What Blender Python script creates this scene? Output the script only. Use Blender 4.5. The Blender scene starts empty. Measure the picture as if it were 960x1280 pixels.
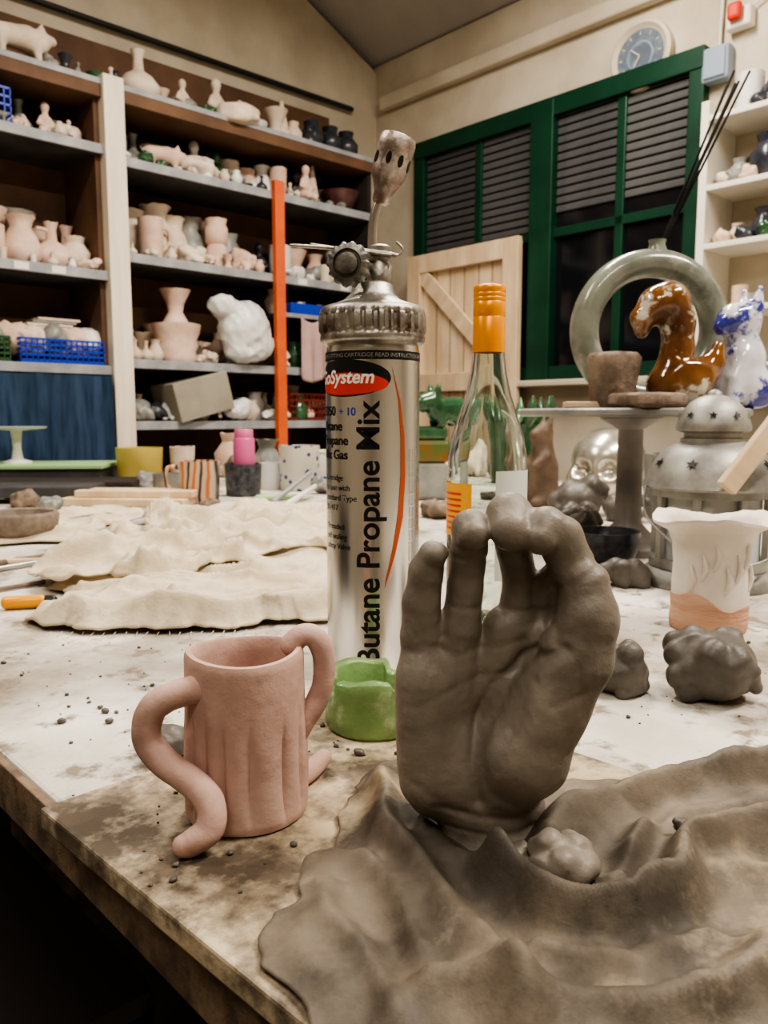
import bpy,bmesh,math,random
import numpy as np
from mathutils import Vector,Matrix,noise
random.seed(7); np.random.seed(7)
S=bpy.context.scene
COL=S.collection
ANG=math.radians(43.2)
U=Vector((math.cos(ANG),math.sin(ANG),0)); W=Vector((-math.sin(ANG),math.cos(ANG),0))
def RW(s,r,z=0): 
    v=U*s+W*r; return Vector((v.x,v.y,z))
# ---------------------------------------------------------------- materials
def M(name,c1,c2=None,sc=8,rough=.6,metal=0,bump=0,bs=60,pos=(.38,.62),trans=0,coat=0,c3=None,sc3=3,pos3=(.55,.65),emit=0,stretch=None,bd=.002,rough2=None,spec=None,c4_=None,sc4=30,pos4=(.62,.72)):
    m=bpy.data.materials.new(name); m.use_nodes=True
    nt=m.node_tree; b=nt.nodes['Principled BSDF']; L=nt.links
    c4=lambda c:(c[0],c[1],c[2],1)
    b.inputs['Base Color'].default_value=c4(c1); b.inputs['Roughness'].default_value=rough
    b.inputs['Metallic'].default_value=metal; b.inputs['Transmission Weight'].default_value=trans
    b.inputs['Coat Weight'].default_value=coat
    if spec is not None: b.inputs['Specular IOR Level'].default_value=spec
    tc=nt.nodes.new('ShaderNodeTexCoord'); src=tc.outputs['Object']
    if stretch:
        mp=nt.nodes.new('ShaderNodeMapping'); mp.inputs['Scale'].default_value=stretch
        L.new(src,mp.inputs['Vector']); src=mp.outputs['Vector']
    def nz(scale,det=6,ro=.6):
        n=nt.nodes.new('ShaderNodeTexNoise'); n.inputs['Scale'].default_value=scale; n.inputs['Detail'].default_value=det
        n.inputs['Roughness'].default_value=ro; L.new(src,n.inputs['Vector']); return n
    col=None
    if c2 is not None:
        n=nz(sc); r=nt.nodes.new('ShaderNodeValToRGB'); r.color_ramp.elements[0].position=pos[0]; r.color_ramp.elements[1].position=pos[1]
        r.color_ramp.elements[0].color=c4(c1); r.color_ramp.elements[1].color=c4(c2)
        L.new(n.outputs['Fac'],r.inputs['Fac']); col=r.outputs['Color']
    for cc_,ss,pp_ in ((c3,sc3,pos3),(c4_,sc4,pos4)):
        if cc_ is not None and col is not None:
            n=nz(ss,8,.65); r=nt.nodes.new('ShaderNodeValToRGB'); r.color_ramp.elements[0].position=pp_[0]; r.color_ramp.elements[1].position=pp_[1]
            L.new(n.outputs['Fac'],r.inputs['Fac'])
            mx=nt.nodes.new('ShaderNodeMix'); mx.data_type='RGBA'; mx.inputs[7].default_value=c4(cc_)
            L.new(r.outputs['Color'],mx.inputs[0]); L.new(col,mx.inputs[6]); col=mx.outputs[2]
    if col is not None: L.new(col,b.inputs['Base Color'])
    if rough2 is not None:
        n=nz(sc*1.7); mr=nt.nodes.new('ShaderNodeMapRange'); mr.inputs[1].default_value=.35; mr.inputs[2].default_value=.65
        mr.inputs[3].default_value=rough; mr.inputs[4].default_value=rough2
        L.new(n.outputs['Fac'],mr.inputs[0]); L.new(mr.outputs[0],b.inputs['Roughness'])
    if bump:
        n=nz(bs,8,.65); bp=nt.nodes.new('ShaderNodeBump'); bp.inputs['Strength'].default_value=bump; bp.inputs['Distance'].default_value=bd
        L.new(n.outputs['Fac'],bp.inputs['Height']); L.new(bp.outputs['Normal'],b.inputs['Normal'])
    if emit:
        b.inputs['Emission Color'].default_value=c4(c1); b.inputs['Emission Strength'].default_value=emit
    return m
mWall=M('plaster_cream',(.53,.46,.36),(.64,.57,.46),3,.8,bump=.3,bs=30)
mCeil=M('ceiling_paint',(.46,.43,.40),(.54,.51,.47),2,.85,bump=.2,bs=20)
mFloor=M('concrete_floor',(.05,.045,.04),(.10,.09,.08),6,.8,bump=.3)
mTable=M('plaster_dusted_wood',(.56,.52,.46),(.76,.73,.67),6,.42,bump=.7,bs=45,c3=(.28,.225,.165),sc3=4.5,pos3=(.48,.68),rough2=.75,bd=.003,c4_=(.26,.215,.165),sc4=26,pos4=(.54,.64))
mTableEdge=M('raw_table_edge',(.10,.07,.05),(.25,.18,.12),40,.8,bump=.8,bs=80)
mBoard=M('muddy_plywood',(.46,.37,.25),(.66,.56,.42),11,.6,bump=.6,bs=60,c3=(.11,.085,.06),sc3=13,pos3=(.46,.58),c4_=(.17,.135,.10),sc4=38,pos4=(.50,.64))
mCloth=M('muddy_canvas',(.14,.115,.088),(.23,.19,.145),12,.50,bump=.45,bs=90,c3=(.065,.054,.042),sc3=9,pos3=(.44,.60),c4_=(.40,.33,.235),sc4=8,pos4=(.55,.66),rough2=.75)
mCanvas=M('plaster_canvas',(.55,.46,.33),(.74,.66,.52),10,.85,bump=.8,bs=70,c3=(.27,.205,.135),sc3=10,pos3=(.55,.72),bd=.003)
mHand=M('wet_grey_clay',(.215,.185,.153),(.30,.263,.222),12,.36,bump=.6,bs=42,rough2=.56,bd=.0025,c3=(.15,.128,.105),sc3=9,pos3=(.48,.70))
mLump=M('dark_clay',(.09,.079,.068),(.155,.137,.118),26,.45,bump=.5,bs=70)
mMug=M('pink_leather_clay',(.50,.325,.275),(.60,.41,.35),26,.7,bump=.5,bs=110,bd=.0015,c3=(.64,.48,.42),sc3=18,pos3=(.55,.75))
mBisque=M('bisque_pink',(.62,.44,.35),(.76,.58,.48),12,.8,bump=.3,bs=90)
mBisque2=M('bisque_pale',(.62,.51,.41),(.74,.64,.53),12,.8,bump=.3)
mGreyClay=M('grey_glaze',(.20,.20,.185),(.34,.33,.30),12,.4)
mDarkGlaze=M('dark_glaze',(.03,.035,.05),(.08,.08,.09),10,.25)
mWhiteCer=M('white_ceramic',(.72,.70,.66),(.8,.78,.74),10,.4)
mShelf=M('shelf_grey',(.05,.05,.052),(.09,.088,.09),6,.7)
mShelfEdge=M('shelf_edge',(.26,.27,.29),(.40,.40,.41),8,.6)
mBrown=M('brown_hardboard',(.12,.065,.04),(.19,.105,.06),4,.7)
mDark=M('dark_void',(.03,.025,.022),(.05,.04,.035),4,.9)
mPost=M('pale_timber',(.70,.62,.50),(.82,.74,.62),3,.6,stretch=(6,6,.6))
mPine=M('pine',(.62,.46,.30),(.76,.61,.43),5,.55,stretch=(3,3,.5))
mOrange=M('orange_paint',(.75,.16,.05),(.66,.13,.05),10,.5)
mGreen=M('green_frame_paint',(.004,.042,.022),(.007,.058,.030),5,.4)
mShut=M('shutter_grey',(.07,.07,.074),(.11,.11,.112),4,.5)
mGlassD=M('dark_window_glass',(.012,.013,.016),rough=.08)
mBlackPipe=M('black_pipe',(.03,.03,.03),rough=.5)
mWhite=M('white_paint',(.72,.68,.60),(.8,.76,.68),4,.5)
mGrey=M('grey_plastic',(.28,.34,.42),rough=.5)
mRed=M('red_plastic',(.7,.06,.03),rough=.3)
mAlu=M('brushed_aluminium',(.60,.59,.57),(.74,.73,.71),4,.24,metal=1,stretch=(1,1,.15))
mCollar=M('worn_zinc',(.36,.34,.31),(.53,.51,.47),60,.40,metal=1,bump=.3,bs=200,c3=(.14,.10,.07),sc3=40,pos3=(.5,.7))
mBurner=M('burnt_steel',(.26,.20,.17),(.44,.38,.34),70,.45,metal=.8,bump=.3,bs=200,c3=(.66,.61,.56),sc3=60,pos3=(.48,.58))
mTube=M('plated_tube',(.50,.46,.42),(.62,.58,.54),50,.30,metal=1)
mBlack=M('black_ink',(.012,.012,.012),rough=.35)
mRedInk=M('red_ink',(.72,.05,.02),rough=.3)
mWhiteInk=M('white_ink',(.85,.85,.83),rough=.35)
mOrangeInk=M('orange_ink',(.50,.12,.06),rough=.3,metal=.4)
mGreyInk=M('grey_ink',(.30,.30,.29),rough=.4)
mBlueInk=M('blue_ink',(.04,.06,.45),rough=.4)
mGlass=M('clear_glass',(.90,.95,.92),rough=.02,trans=1)
mCap=M('orange_cap',(.90,.36,.03),(.84,.31,.025),20,.32,metal=.25)
mLabelY=M('label_yellow',(.85,.42,.06),rough=.5)
mLabelW=M('label_white',(.62,.64,.60),rough=.5)
mAsh=M('green_glaze',(.17,.29,.11),(.26,.40,.17),24,.35,coat=.3,bump=.6,bs=60,c3=(.48,.55,.37),sc3=34,pos3=(.54,.68))
mRing=M('celadon_glaze',(.14,.155,.125),(.25,.265,.22),16,.25,coat=.5,c3=(.36,.36,.31),sc3=12)
mRough=M('rough_terracotta',(.17,.125,.095),(.30,.23,.175),25,.85,bump=1,bs=60,bd=.004)
mDuck=M('brown_glaze',(.10,.04,.015),(.27,.12,.04),11,.14,coat=.7,c3=(.60,.56,.48),sc3=20,pos3=(.54,.59))
mBlueW=M('blue_white_glaze',(.60,.60,.66),(.74,.73,.76),14,.15,coat=.7,c3=(.05,.06,.30),sc3=16,pos3=(.50,.56))
mZinc=M('lantern_zinc',(.24,.235,.22),(.38,.37,.34),25,.5,metal=.5,bump=.2,bs=80)
mPlasterW=M('carved_slip_white',(.66,.60,.54),(.78,.73,.67),12,.6,bump=.5,bs=50)
mPeach=M('peach_clay',(.60,.35,.24),(.74,.50,.37),10,.65,bump=1,bs=40,stretch=(1,1,5),bd=.004)
mSilver=M('silver_lustre',(.50,.46,.38),(.70,.67,.6),14,.25,metal=.75)
mGreenGl=M('dark_green_glaze',(.02,.075,.035),(.06,.15,.07),14,.2,coat=.5)
mYellowC=M('yellow_plastic',(.62,.50,.16),(.55,.44,.12),10,.4)
mPink=M('pink_plastic',(.62,.14,.30),rough=.35)
mBlue=M('blue_plastic',(.02,.06,.50),rough=.4)
mDenim=M('blue_tarp',(.012,.035,.08),(.035,.07,.14),10,.7,stretch=(4,4,.6))
mGreenMat=M('green_mat',(.36,.55,.27),rough=.6)
mBag=M('plastic_bag',(.72,.72,.71),rough=.4,coat=.2)
mPinkCloth=M('pink_cloth',(.45,.31,.29),(.51,.36,.34),9,.8)
mVinyl=M('black_vinyl',(.03,.024,.022),rough=.35)
mBrick=M('dark_red_crate',(.22,.04,.03),rough=.6)
mStick=M('incense_black',(.012,.012,.012),rough=.8)
mSteel=M('tool_steel',(.5,.5,.48),rough=.35,metal=.9)
# ---------------------------------------------------------------- mesh helpers
def mk(name,verts,faces,mat,smooth=True,loc=(0,0,0),rot=(0,0,0)):
    me=bpy.data.meshes.new(name)
    me.from_pydata([tuple(v) for v in verts],[],[tuple(f) for f in faces]); me.update()
    if mat: me.materials.append(mat)
    if smooth: me.polygons.foreach_set('use_smooth',[True]*len(me.polygons))
    o=bpy.data.objects.new(name,me); COL.objects.link(o); o.location=loc; o.rotation_euler=rot
    return o
def bm2o(bm,name,mat,smooth=False,loc=(0,0,0),rot=(0,0,0)):
    me=bpy.data.meshes.new(name); bm.to_mesh(me); bm.free()
    if mat: me.materials.append(mat)
    if smooth: me.polygons.foreach_set('use_smooth',[True]*len(me.polygons))
    o=bpy.data.objects.new(name,me); COL.objects.link(o); o.location=loc; o.rotation_euler=rot
    return o
def box(name,size,loc,mat,bev=0,rot=(0,0,0),seg=2):
    bm=bmesh.new(); bmesh.ops.create_cube(bm,size=1); bmesh.ops.scale(bm,vec=size,verts=bm.verts)
    if bev: bmesh.ops.bevel(bm,geom=bm.edges[:],offset=bev,segments=seg,affect='EDGES',profile=.5)
    return bm2o(bm,name,mat,False,loc,rot)
def rbox(name,s0,s1,r0,r1,z0,z1,mat,bev=0):
    return box(name,(abs(s1-s0),abs(r1-r0),abs(z1-z0)),RW((s0+s1)/2,(r0+r1)/2,(z0+z1)/2),mat,bev,(0,0,ANG))
def lathe(name,prof,loc,mat,seg=40,fn=None,rot=(0,0,0),sx=1,sy=1):
    vs=[];fs=[];n=len(prof)
    for i,(r,z) in enumerate(prof):
        for j in range(seg):
            th=2*math.pi*j/seg; rr=r; zz=z
            if fn: rr,zz=fn(th,r,z,i)
            vs.append((rr*math.cos(th)*sx,rr*math.sin(th)*sy,zz))
    for i in range(n-1):
        for j in range(seg):
            a=i*seg+j;b=i*seg+(j+1)%seg
            fs.append((a,b,b+seg,a+seg))
    fs.append(tuple(reversed(range(seg)))) if prof[0][0]>1e-5 else None
    if prof[-1][0]>1e-5: fs.append(tuple(range((n-1)*seg,n*seg)))
    o=mk(name,vs,fs,mat,True,loc,rot)
    bm=bmesh.new(); bm.from_mesh(o.data); bmesh.ops.remove_doubles(bm,verts=bm.verts,dist=1e-6)
    bmesh.ops.recalc_face_normals(bm,faces=bm.faces)
    for e in bm.edges:
        if len(e.link_faces)==2 and e.calc_face_angle(0)>math.radians(50): e.smooth=False
    bm.to_mesh(o.data); bm.free()
    return o
def cr(pts,n):
    P=[np.array(p,float) for p in pts]; out=[]
    for i in range(len(P)-1):
        p0=P[max(i-1,0)];p1=P[i];p2=P[i+1];p3=P[min(i+2,len(P)-1)]
        for j in range(n):
            t=j/n
            out.append(.5*((2*p1)+(-p0+p2)*t+(2*p0-5*p1+4*p2-p3)*t*t+(-p0+3*p1-3*p2+p3)*t**3))
    out.append(P[-1]); return out
def tube(name,pts,mat,r=None,seg=14,n=8,loc=(0,0,0),rot=(0,0,0),cap=True,wob=0):
    if len(pts[0])==3: pts=[(*p,r) for p in pts]
    Q=cr(pts,n) if len(pts)>2 else [np.array(p,float) for p in pts]
    def endcap(a,b):
        d=a[:3]-b[:3]; d=d/max(np.linalg.norm(d),1e-9); out=[]
        for ang in (30,60,85):
            q=math.radians(ang); out.append(np.append(a[:3]+d*a[3]*math.sin(q)*.8,a[3]*math.cos(q)))
        return out
    if cap:
        Q=list(reversed(endcap(Q[0],Q[1])))+Q+endcap(Q[-1],Q[-2])
    vs=[];fs=[];prev=None
    for i,q in enumerate(Q):
        a=Q[max(i-1,0)][:3];b=Q[min(i+1,len(Q)-1)][:3]; T=Vector(b-a).normalized()
        if prev is None:
            x=T.orthogonal().normalized()
        else: x=(prev-T*prev.dot(T)).normalized()
        prev=x; y=T.cross(x)
        for j in range(seg):
            th=2*math.pi*j/seg; rr=q[3]
            if wob: rr*=1+wob*noise.noise(Vector(q[:3]*120)+Vector((math.cos(th),math.sin(th),0)))
            v=Vector(q[:3])+x*math.cos(th)*rr+y*math.sin(th)*rr; vs.append(v)
    for i in range(len(Q)-1):
        for j in range(seg):
            a=i*seg+j;b=i*seg+(j+1)%seg; fs.append((a,b,b+seg,a+seg))
    fs.append(tuple(reversed(range(seg)))); fs.append(tuple(range((len(Q)-1)*seg,len(Q)*seg)))
    return mk(name,vs,fs,mat,True,loc,rot)
def join(name,objs):
    bm=bmesh.new(); mats=[]
    for o in objs:
        me=o.data.copy(); me.transform(o.matrix_basis)
        mp=[]
        for m in o.data.materials:
            if m not in mats: mats.append(m)
            mp.append(mats.index(m))
        for p in me.polygons: p.material_index=mp[p.material_index] if mp else 0
        bm.from_mesh(me); bpy.data.meshes.remove(me)
        old=o.data; bpy.data.objects.remove(o); bpy.data.meshes.remove(old)
    xs=[v.co for v in bm.verts]
    c=Vector(((min(v.x for v in xs)+max(v.x for v in xs))/2,(min(v.y for v in xs)+max(v.y for v in xs))/2,min(v.z for v in xs)))
    bmesh.ops.translate(bm,verts=bm.verts,vec=-c)
    me=bpy.data.meshes.new(name); bm.to_mesh(me); bm.free()
    for m in mats: me.materials.append(m)
    o=bpy.data.objects.new(name,me); COL.objects.link(o); o.location=c
    return o
def group(name,objs,loc=None):
    e=bpy.data.objects.new(name,None); COL.objects.link(e); e.empty_display_size=.05
    loc=Vector(loc) if loc is not None else objs[0].location.copy()
    e.location=loc; inv=Matrix.Translation(-loc)
    for o in objs: o.parent=e; o.matrix_parent_inverse=inv
    return e
# ---------------------------------------------------------------- SDF / surface nets
def surfnets(f,org,h):
    s=f<0; n=np.array(f.shape)-1
    c=np.zeros(n,np.int8)
    offs=[(i,j,k) for i in(0,1) for j in(0,1) for k in(0,1)]
    for a in offs: c+=s[a[0]:a[0]+n[0],a[1]:a[1]+n[1],a[2]:a[2]+n[2]]
    act=(c>0)&(c<8); idx=-np.ones(n,np.int64); I,J,K=np.nonzero(act); idx[I,J,K]=np.arange(len(I))
    acc=np.zeros((len(I),3)); cnt=np.zeros(len(I))
    for a in offs:
        for ax in range(3):
            if a[ax]==1: continue
            b=list(a); b[ax]=1
            fa=f[I+a[0],J+a[1],K+a[2]]; fb=f[I+b[0],J+b[1],K+b[2]]
            m=(fa<0)!=(fb<0); t=np.where(m,fa/np.where(m,fa-fb,1),0)
            p=np.tile(np.array(a,float),(len(I),1)); p[:,ax]+=t
            acc[m]+=p[m]; cnt[m]+=1
    V=(np.stack([I,J,K],1)+acc/cnt[:,None])*h+np.array(org)
    F=[]
    for ax in range(3):
        sl0=[slice(None)]*3; sl1=[slice(None)]*3
        sl0[ax]=slice(0,-1); sl1[ax]=slice(1,None)
        e=s[tuple(sl0)]!=s[tuple(sl1)]; A=s[tuple(sl0)]
        I,J,K=np.nonzero(e); g=np.stack([I,J,K],1)
        o1,o2=(ax+1)%3,(ax+2)%3
        ok=(g[:,o1]>0)&(g[:,o2]>0)&(g[:,o1]<n[o1])&(g[:,o2]<n[o2]); g=g[ok]
        inside=A[g[:,0],g[:,1],g[:,2]]
        def cell(d1,d2):
            q=g.copy(); q[:,o1]-=d1; q[:,o2]-=d2; return idx[q[:,0],q[:,1],q[:,2]]
        q=np.stack([cell(1,1),cell(0,1),cell(0,0),cell(1,0)],1)
        q[~inside]=q[~inside][:,::-1]
        F.append(q)
    F=np.concatenate(F); F=F[(F>=0).all(1)]
    return V,F
def blob(name,prims,h,k,mat,loc=(0,0,0),scale=1,rot=(0,0,0),post=None,smooth=0):
    lo=np.full(3,1e9);hi=-lo
    def bb(p):
        if p[0]=='c':
            a=np.array(p[1],float); r=a[:,3].max(); return a[:,:3].min(0)-r,a[:,:3].max(0)+r
        c=np.array(p[1],float);r=np.array(p[2],float); return c-r,c+r
    for p in prims:
        if p[0][0]!='-':
            a,b=bb(p); lo=np.minimum(lo,a);hi=np.maximum(hi,b)
    lo-=k+4*h;hi+=k+4*h
    ax=[np.arange(lo[i],hi[i],h) for i in range(3)]
    f=np.full([len(a) for a in ax],1e3,np.float32)
    for p in prims:
        kk=p[2] if (p[0]=='c' and len(p)>2 and p[2]) else (p[3] if (p[0]!='c' and len(p)>3) else k)
        a,b=bb(p); mg=2*kk+3*h
        sl=tuple(slice(max(0,int((a[i]-mg-lo[i])/h)),max(1,int((b[i]+mg-lo[i])/h)+1)) for i in range(3))
        X=ax[0][sl[0]][:,None,None];Y=ax[1][sl[1]][None,:,None];Z=ax[2][sl[2]][None,None,:]
        if p[0]=='c':
            yf=p[3] if len(p)>3 else 1
            d=None; P=p[1]
            if len(P)==1: P=[P[0],P[0]]
            for q0,q1 in zip(P[:-1],P[1:]):
                q0=np.array(q0,float);q1=np.array(q1,float); ba=q1[:3]-q0[:3]; L2=max((ba**2).sum(),1e-9)
                px,py,pz=X-q0[0],Y-q0[1],Z-q0[2]
                t=np.clip((px*ba[0]+py*ba[1]+pz*ba[2])/L2,0,1)
                dd=np.sqrt((px-ba[0]*t)**2+((py-ba[1]*t)/yf)**2+(pz-ba[2]*t)**2)-(q0[3]+(q1[3]-q0[3])*t)
                if d is None: d=dd
                else:
                    kc=.25*q0[3]; hh=np.clip(.5+.5*(dd-d)/kc,0,1); d=dd*(1-hh)+d*hh-kc*hh*(1-hh)
        else:
            c=p[1];r=p[2]
            q=np.sqrt(((X-c[0])/r[0])**2+((Y-c[1])/r[1])**2+((Z-c[2])/r[2])**2); d=(q-1)*min(r)
        g=f[sl]
        if p[0]=='-e':
            d=-d; hh=np.clip(.5+.5*(d-g)/kk,0,1); f[sl]=g*(1-hh)+d*hh+kk*hh*(1-hh)
        else:
            hh=np.clip(.5+.5*(d-g)/kk,0,1); f[sl]=d*(1-hh)+g*hh-kk*hh*(1-hh)
    if post is not None: f=post(f,ax[0][:,None,None],ax[1][None,:,None],ax[2][None,None,:]).astype(np.float32)
    V,F=surfnets(f,lo,h)
    o=mk(name,V*scale,F.tolist(),mat,True,loc,rot)
    return o
def wav(X,Y,Z,w,seed=0):
    rs=np.random.RandomState(seed); r=0
    for i in range(6):
        d=rs.normal(size=3); d/=np.linalg.norm(d); ph=rs.rand()*6.28; fr=6.28/w*(.7+.6*rs.rand())
        r=r+np.sin((X*d[0]+Y*d[1]+Z*d[2])*fr+ph)
    return r/6
def lump(name,loc,r,mat,seed=0,flat=.75,n=7,res=26,rough=.10,kk=.07):
    rs=np.random.RandomState(seed); pr=[('e',(0,0,flat*.8),(.8,.75,flat*.8))]
    for i in range(n):
        a=rs.rand()*6.28; q=.35+.3*rs.rand(); z=flat*(.3+1.0*rs.rand())
        pr.append(('e',(q*math.cos(a),q*math.sin(a),z),tuple(.28+.3*rs.rand(3))))
    def post(f,X,Y,Z):
        f=f+rough*np.abs(wav(X,Y,Z,.9,seed+1))-.05+rough*.3*wav(X,Y,Z,.4,seed+2)
        return np.maximum(f,-(Z-.0))
    return blob(name,pr,2.4/res,kk,mat,loc,r,post=post)
def ridge(x,y,pl,A,w):
    best=1e9
    for (x0,y0),(x1,y1) in zip(pl[:-1],pl[1:]):
        dx,dy=x1-x0,y1-y0; t=max(0,min(1,((x-x0)*dx+(y-y0)*dy)/(dx*dx+dy*dy)))
        d=math.hypot(x-x0-dx*t,y-y0-dy*t); best=min(best,d)
    return A*math.exp(-(best/w)**1.6)
def patch(name,cen,bd,zf,mat,rings=50,per=10,thick=.002,rag=.004,rf=40):
    P=[np.array(p,float) for p in bd]; n=len(P); B=[]
    for i in range(n):
        p0,p1,p2,p3=P[i-1],P[i],P[(i+1)%n],P[(i+2)%n]
        for j in range(per):
            t=j/per; B.append(.5*((2*p1)+(-p0+p2)*t+(2*p0-5*p1+4*p2-p3)*t*t+(-p0+3*p1-3*p2+p3)*t**3))
    vs=[];fs=[];N=len(B)
    B2=[]
    for b in B:
        nx=noise.noise(Vector((b[0]*rf,b[1]*rf,1)))+.4*noise.noise(Vector((b[0]*rf*3,b[1]*rf*3,1)))
        ny=noise.noise(Vector((b[0]*rf,b[1]*rf,7)))+.4*noise.noise(Vector((b[0]*rf*3,b[1]*rf*3,7)))
        B2.append((b[0]+nx*rag*2,b[1]+ny*rag*2))
    vs.append((cen[0],cen[1],zf(cen[0],cen[1],0)))
    for k in range(1,rings+1):
        rho=k/rings
        for b,b2 in zip(B,B2):
            q=rho**4
            bx=b[0]*(1-q)+b2[0]*q; by=b[1]*(1-q)+b2[1]*q
            x=cen[0]+(bx-cen[0])*rho; y=cen[1]+(by-cen[1])*rho
            vs.append((x,y,zf(x,y,rho)))
    for j in range(N): fs.append((0,1+j,1+(j+1)%N))
    for k in range(rings-1):
        for j in range(N):
            a=1+k*N+j;b=1+k*N+(j+1)%N; fs.append((a,a+N,b+N,b))
    o=mk(name,vs,fs,mat,True)
    md=o.modifiers.new('t','SOLIDIFY'); md.thickness=thick; md.offset=0
    return o
# ================================================================ ROOM
SB=3.053; RL=3.31; SF=-3.0; RR=-3.0
def zc(s): return 2.77+.456*(SB-s) if s>0 else 2.77+.456*SB+.456*s
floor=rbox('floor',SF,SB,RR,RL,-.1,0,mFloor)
wb=rbox('wall_back',SB,SB+.12,RR,RL+.12,0,2.80,mWall)
wf=rbox('wall_front',SF-.12,SF,RR,RL+.12,0,2.85,mWall)
def gable(name,r0,r1):
    out=[(SF,0),(SB,0),(SB,zc(SB)),(0,zc(0.0001)),(SF,zc(SF))]
    vs=[RW(s,r0,z) for s,z in out]+[RW(s,r1,z) for s,z in out]
    n=5; fs=[tuple(range(n)),tuple(reversed(range(n,2*n)))]+[(i,(i+1)%n+0,(i+1)%n+n,i+n) for i in range(n)]
    return mk(name,vs,fs,mWall,False)
gable('wall_left',RL,RL+.12); gable('wall_right',RR-.12,RR)
vs=[]
for dz in (0,.1):
    for r in (RR-.12,RL+.12):
        for s in (SF-.12,0,SB+.12): 
            vs.append(RW(s,r,zc(max(min(s,SB),SF) if s else 0.0001)+dz))
mk('ceiling',vs,[(0,1,4,3),(1,2,5,4),(6,9,10,7),(7,10,11,8),(0,3,9,6),(2,8,11,5),(0,6,7,1),(1,7,8,2),(3,4,10,9),(4,5,11,10)],mCeil,False)
rbox('trim_1',SB-.05,SB-.001,RR+.01,RL-.07,2.55,2.62,mWall,.01)
pp=[tube('pipe',[RW(SB-.35,-1,2.86),RW(SB-.35,2.6,2.86)],mBlackPipe,r=.016,seg=10)]
for r in (2.5,1.95,1.2,.4): pp.append(tube('bracket',[RW(SB-.35,r,2.86),RW(SB-.35,r,2.94)],mBlackPipe,r=.012,seg=8))
group('ceiling_pipe',pp)
tube('wall_cable_pipe',[RW(-2.5,RL-.03,2.53),RW(SB-.2,RL-.03,2.53)],mBlackPipe,r=.012,seg=10)
# window --------------------------------------------------
def kb(k): return RL-k
wp=[]
wp.append(rbox('dark_glass',SB-.012,SB-.004,kb(1.80),kb(.36),1.17,2.27,mGlassD))
def bar(k0,k1,z0,z1,d=.05): wp.append(rbox('frame_bar',SB-d,SB-.002,kb(k1),kb(k0),z0,z1,mGreen,.004))
bar(.33,.40,1.12,2.31); bar(1.06,1.18,1.12,2.31,.06); bar(1.78,1.84,1.12,2.31)
bar(.33,1.84,2.24,2.32,.055); bar(.33,1.84,1.12,1.18)
bar(.725,.765,1.15,2.28,.035); bar(1.475,1.515,1.15,2.28,.035)
bar(.36,1.10,1.735,1.775,.035); bar(1.15,1.82,1.735,1.775,.035)
for k0,k1,zb in((.40,1.06,1.78),(1.18,1.78,1.84)):
    z=zb
    while z<2.24:
        wp.append(rbox('shutter_slat',SB-.024,SB-.012,kb(k1),kb(k0),z,z+.030,mShut,.005)); z+=.036
wp.append(rbox('window_sill',SB-.11,SB-.001,kb(1.9),kb(1.0),1.09,1.118,mWall,.006))
group('window_1',wp)
pn=[rbox('infill',SB-.085,SB-.07,kb(1.04),kb(.36),.52,1.74,mPine)]
def pb(k0,k1,z0,z1): pn.append(rbox('rail',SB-.115,SB-.085,kb(k1),kb(k0),z0,z1,mPine,.004))
pb(.35,.44,.5,1.755); pb(.96,1.05,.5,1.755); pb(.44,.96,1.665,1.755); pb(.44,.96,.5,.59); pb(.44,.96,1.08,1.17)
c=RW(SB-.1,kb(.70),1.42)
pn.append(box('brace',(.02,.70,.075),c,mPine,.004,(math.radians(43),0,ANG)))
for k in (.53,.62,.71,.80,.88): pn.append(rbox('groove',SB-.0865,SB-.0845,kb(k+.003),kb(k),.55,1.70,mBrown))
group('wooden_panel_door',pn)
# clock
ck=[]
rotb=Matrix.Rotation(ANG,4,'Z')@Matrix.Rotation(-math.pi/2,4,'Y')
eb=rotb.to_euler()
cl=RW(SB-.03,kb(1.568),2.365)
mClockF=M('clock_face',(.13,.16,.21),(.20,.235,.28),30,.35)
ck.append(lathe('rim',[(.0,-.028),(.125,-.028),(.132,-.01),(.130,.012),(.118,.018),(.108,.010),(.10,.004),(0,.004)],cl,mWall,48,rot=eb))
ck.append(lathe('face',[(0,.005),(.1,.005),(.1,.007),(0,.007)],cl,mClockF,40,rot=eb))
ck.append(lathe('inner_dial',[(.050,.0075),(.053,.0085),(.055,.0075)],cl,mGrey,40,rot=eb))
for i in range(12):
    a=i*math.pi/6; p=Vector((.083*math.cos(a),.083*math.sin(a),.009)); p=rotb@p
    ck.append(box('numeral',(.014,.004,.002),cl+p,mWall,0,(rotb@Matrix.Rotation(a,4,'Z')).to_euler()))
for a,l in((.9,.05),(2.6,.07)):
    p=rotb@Vector((l/2*math.cos(a),l/2*math.sin(a),.011)); ck.append(box('hand',(l,.005,.002),cl+p,mWall,0,(rotb@Matrix.Rotation(a,4,'Z')).to_euler()))
group('wall_clock',ck,cl)
j=[rbox('body',SB-.055,SB-.001,kb(1.93),kb(1.83),2.18,2.30,mGrey,.008),rbox('lid',SB-.062,SB-.054,kb(1.92),kb(1.84),2.19,2.29,mGrey,.004)]
j.append(tube('conduit',[RW(SB-.02,kb(1.88),2.30),RW(SB-.02,kb(1.885),2.5),RW(SB-.02,kb(1.90),2.75)],mWhite,r=.005,seg=8))
group('junction_box',j)
j=[rbox('base',SB-.05,SB-.001,kb(2.0),kb(1.91),2.34,2.41,mWhite,.008),box('lamp',(.03,.05,.06),RW(SB-.065,kb(1.95),2.39),mRed,.012,(0,0,ANG))]
j.append(tube('cable',[RW(SB-.02,kb(1.98),2.40),RW(SB-.02,kb(2.1),2.45),RW(SB-.02,kb(2.4),2.50)],mWhite,r=.004,seg=8))
group('fire_alarm',j)
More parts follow.
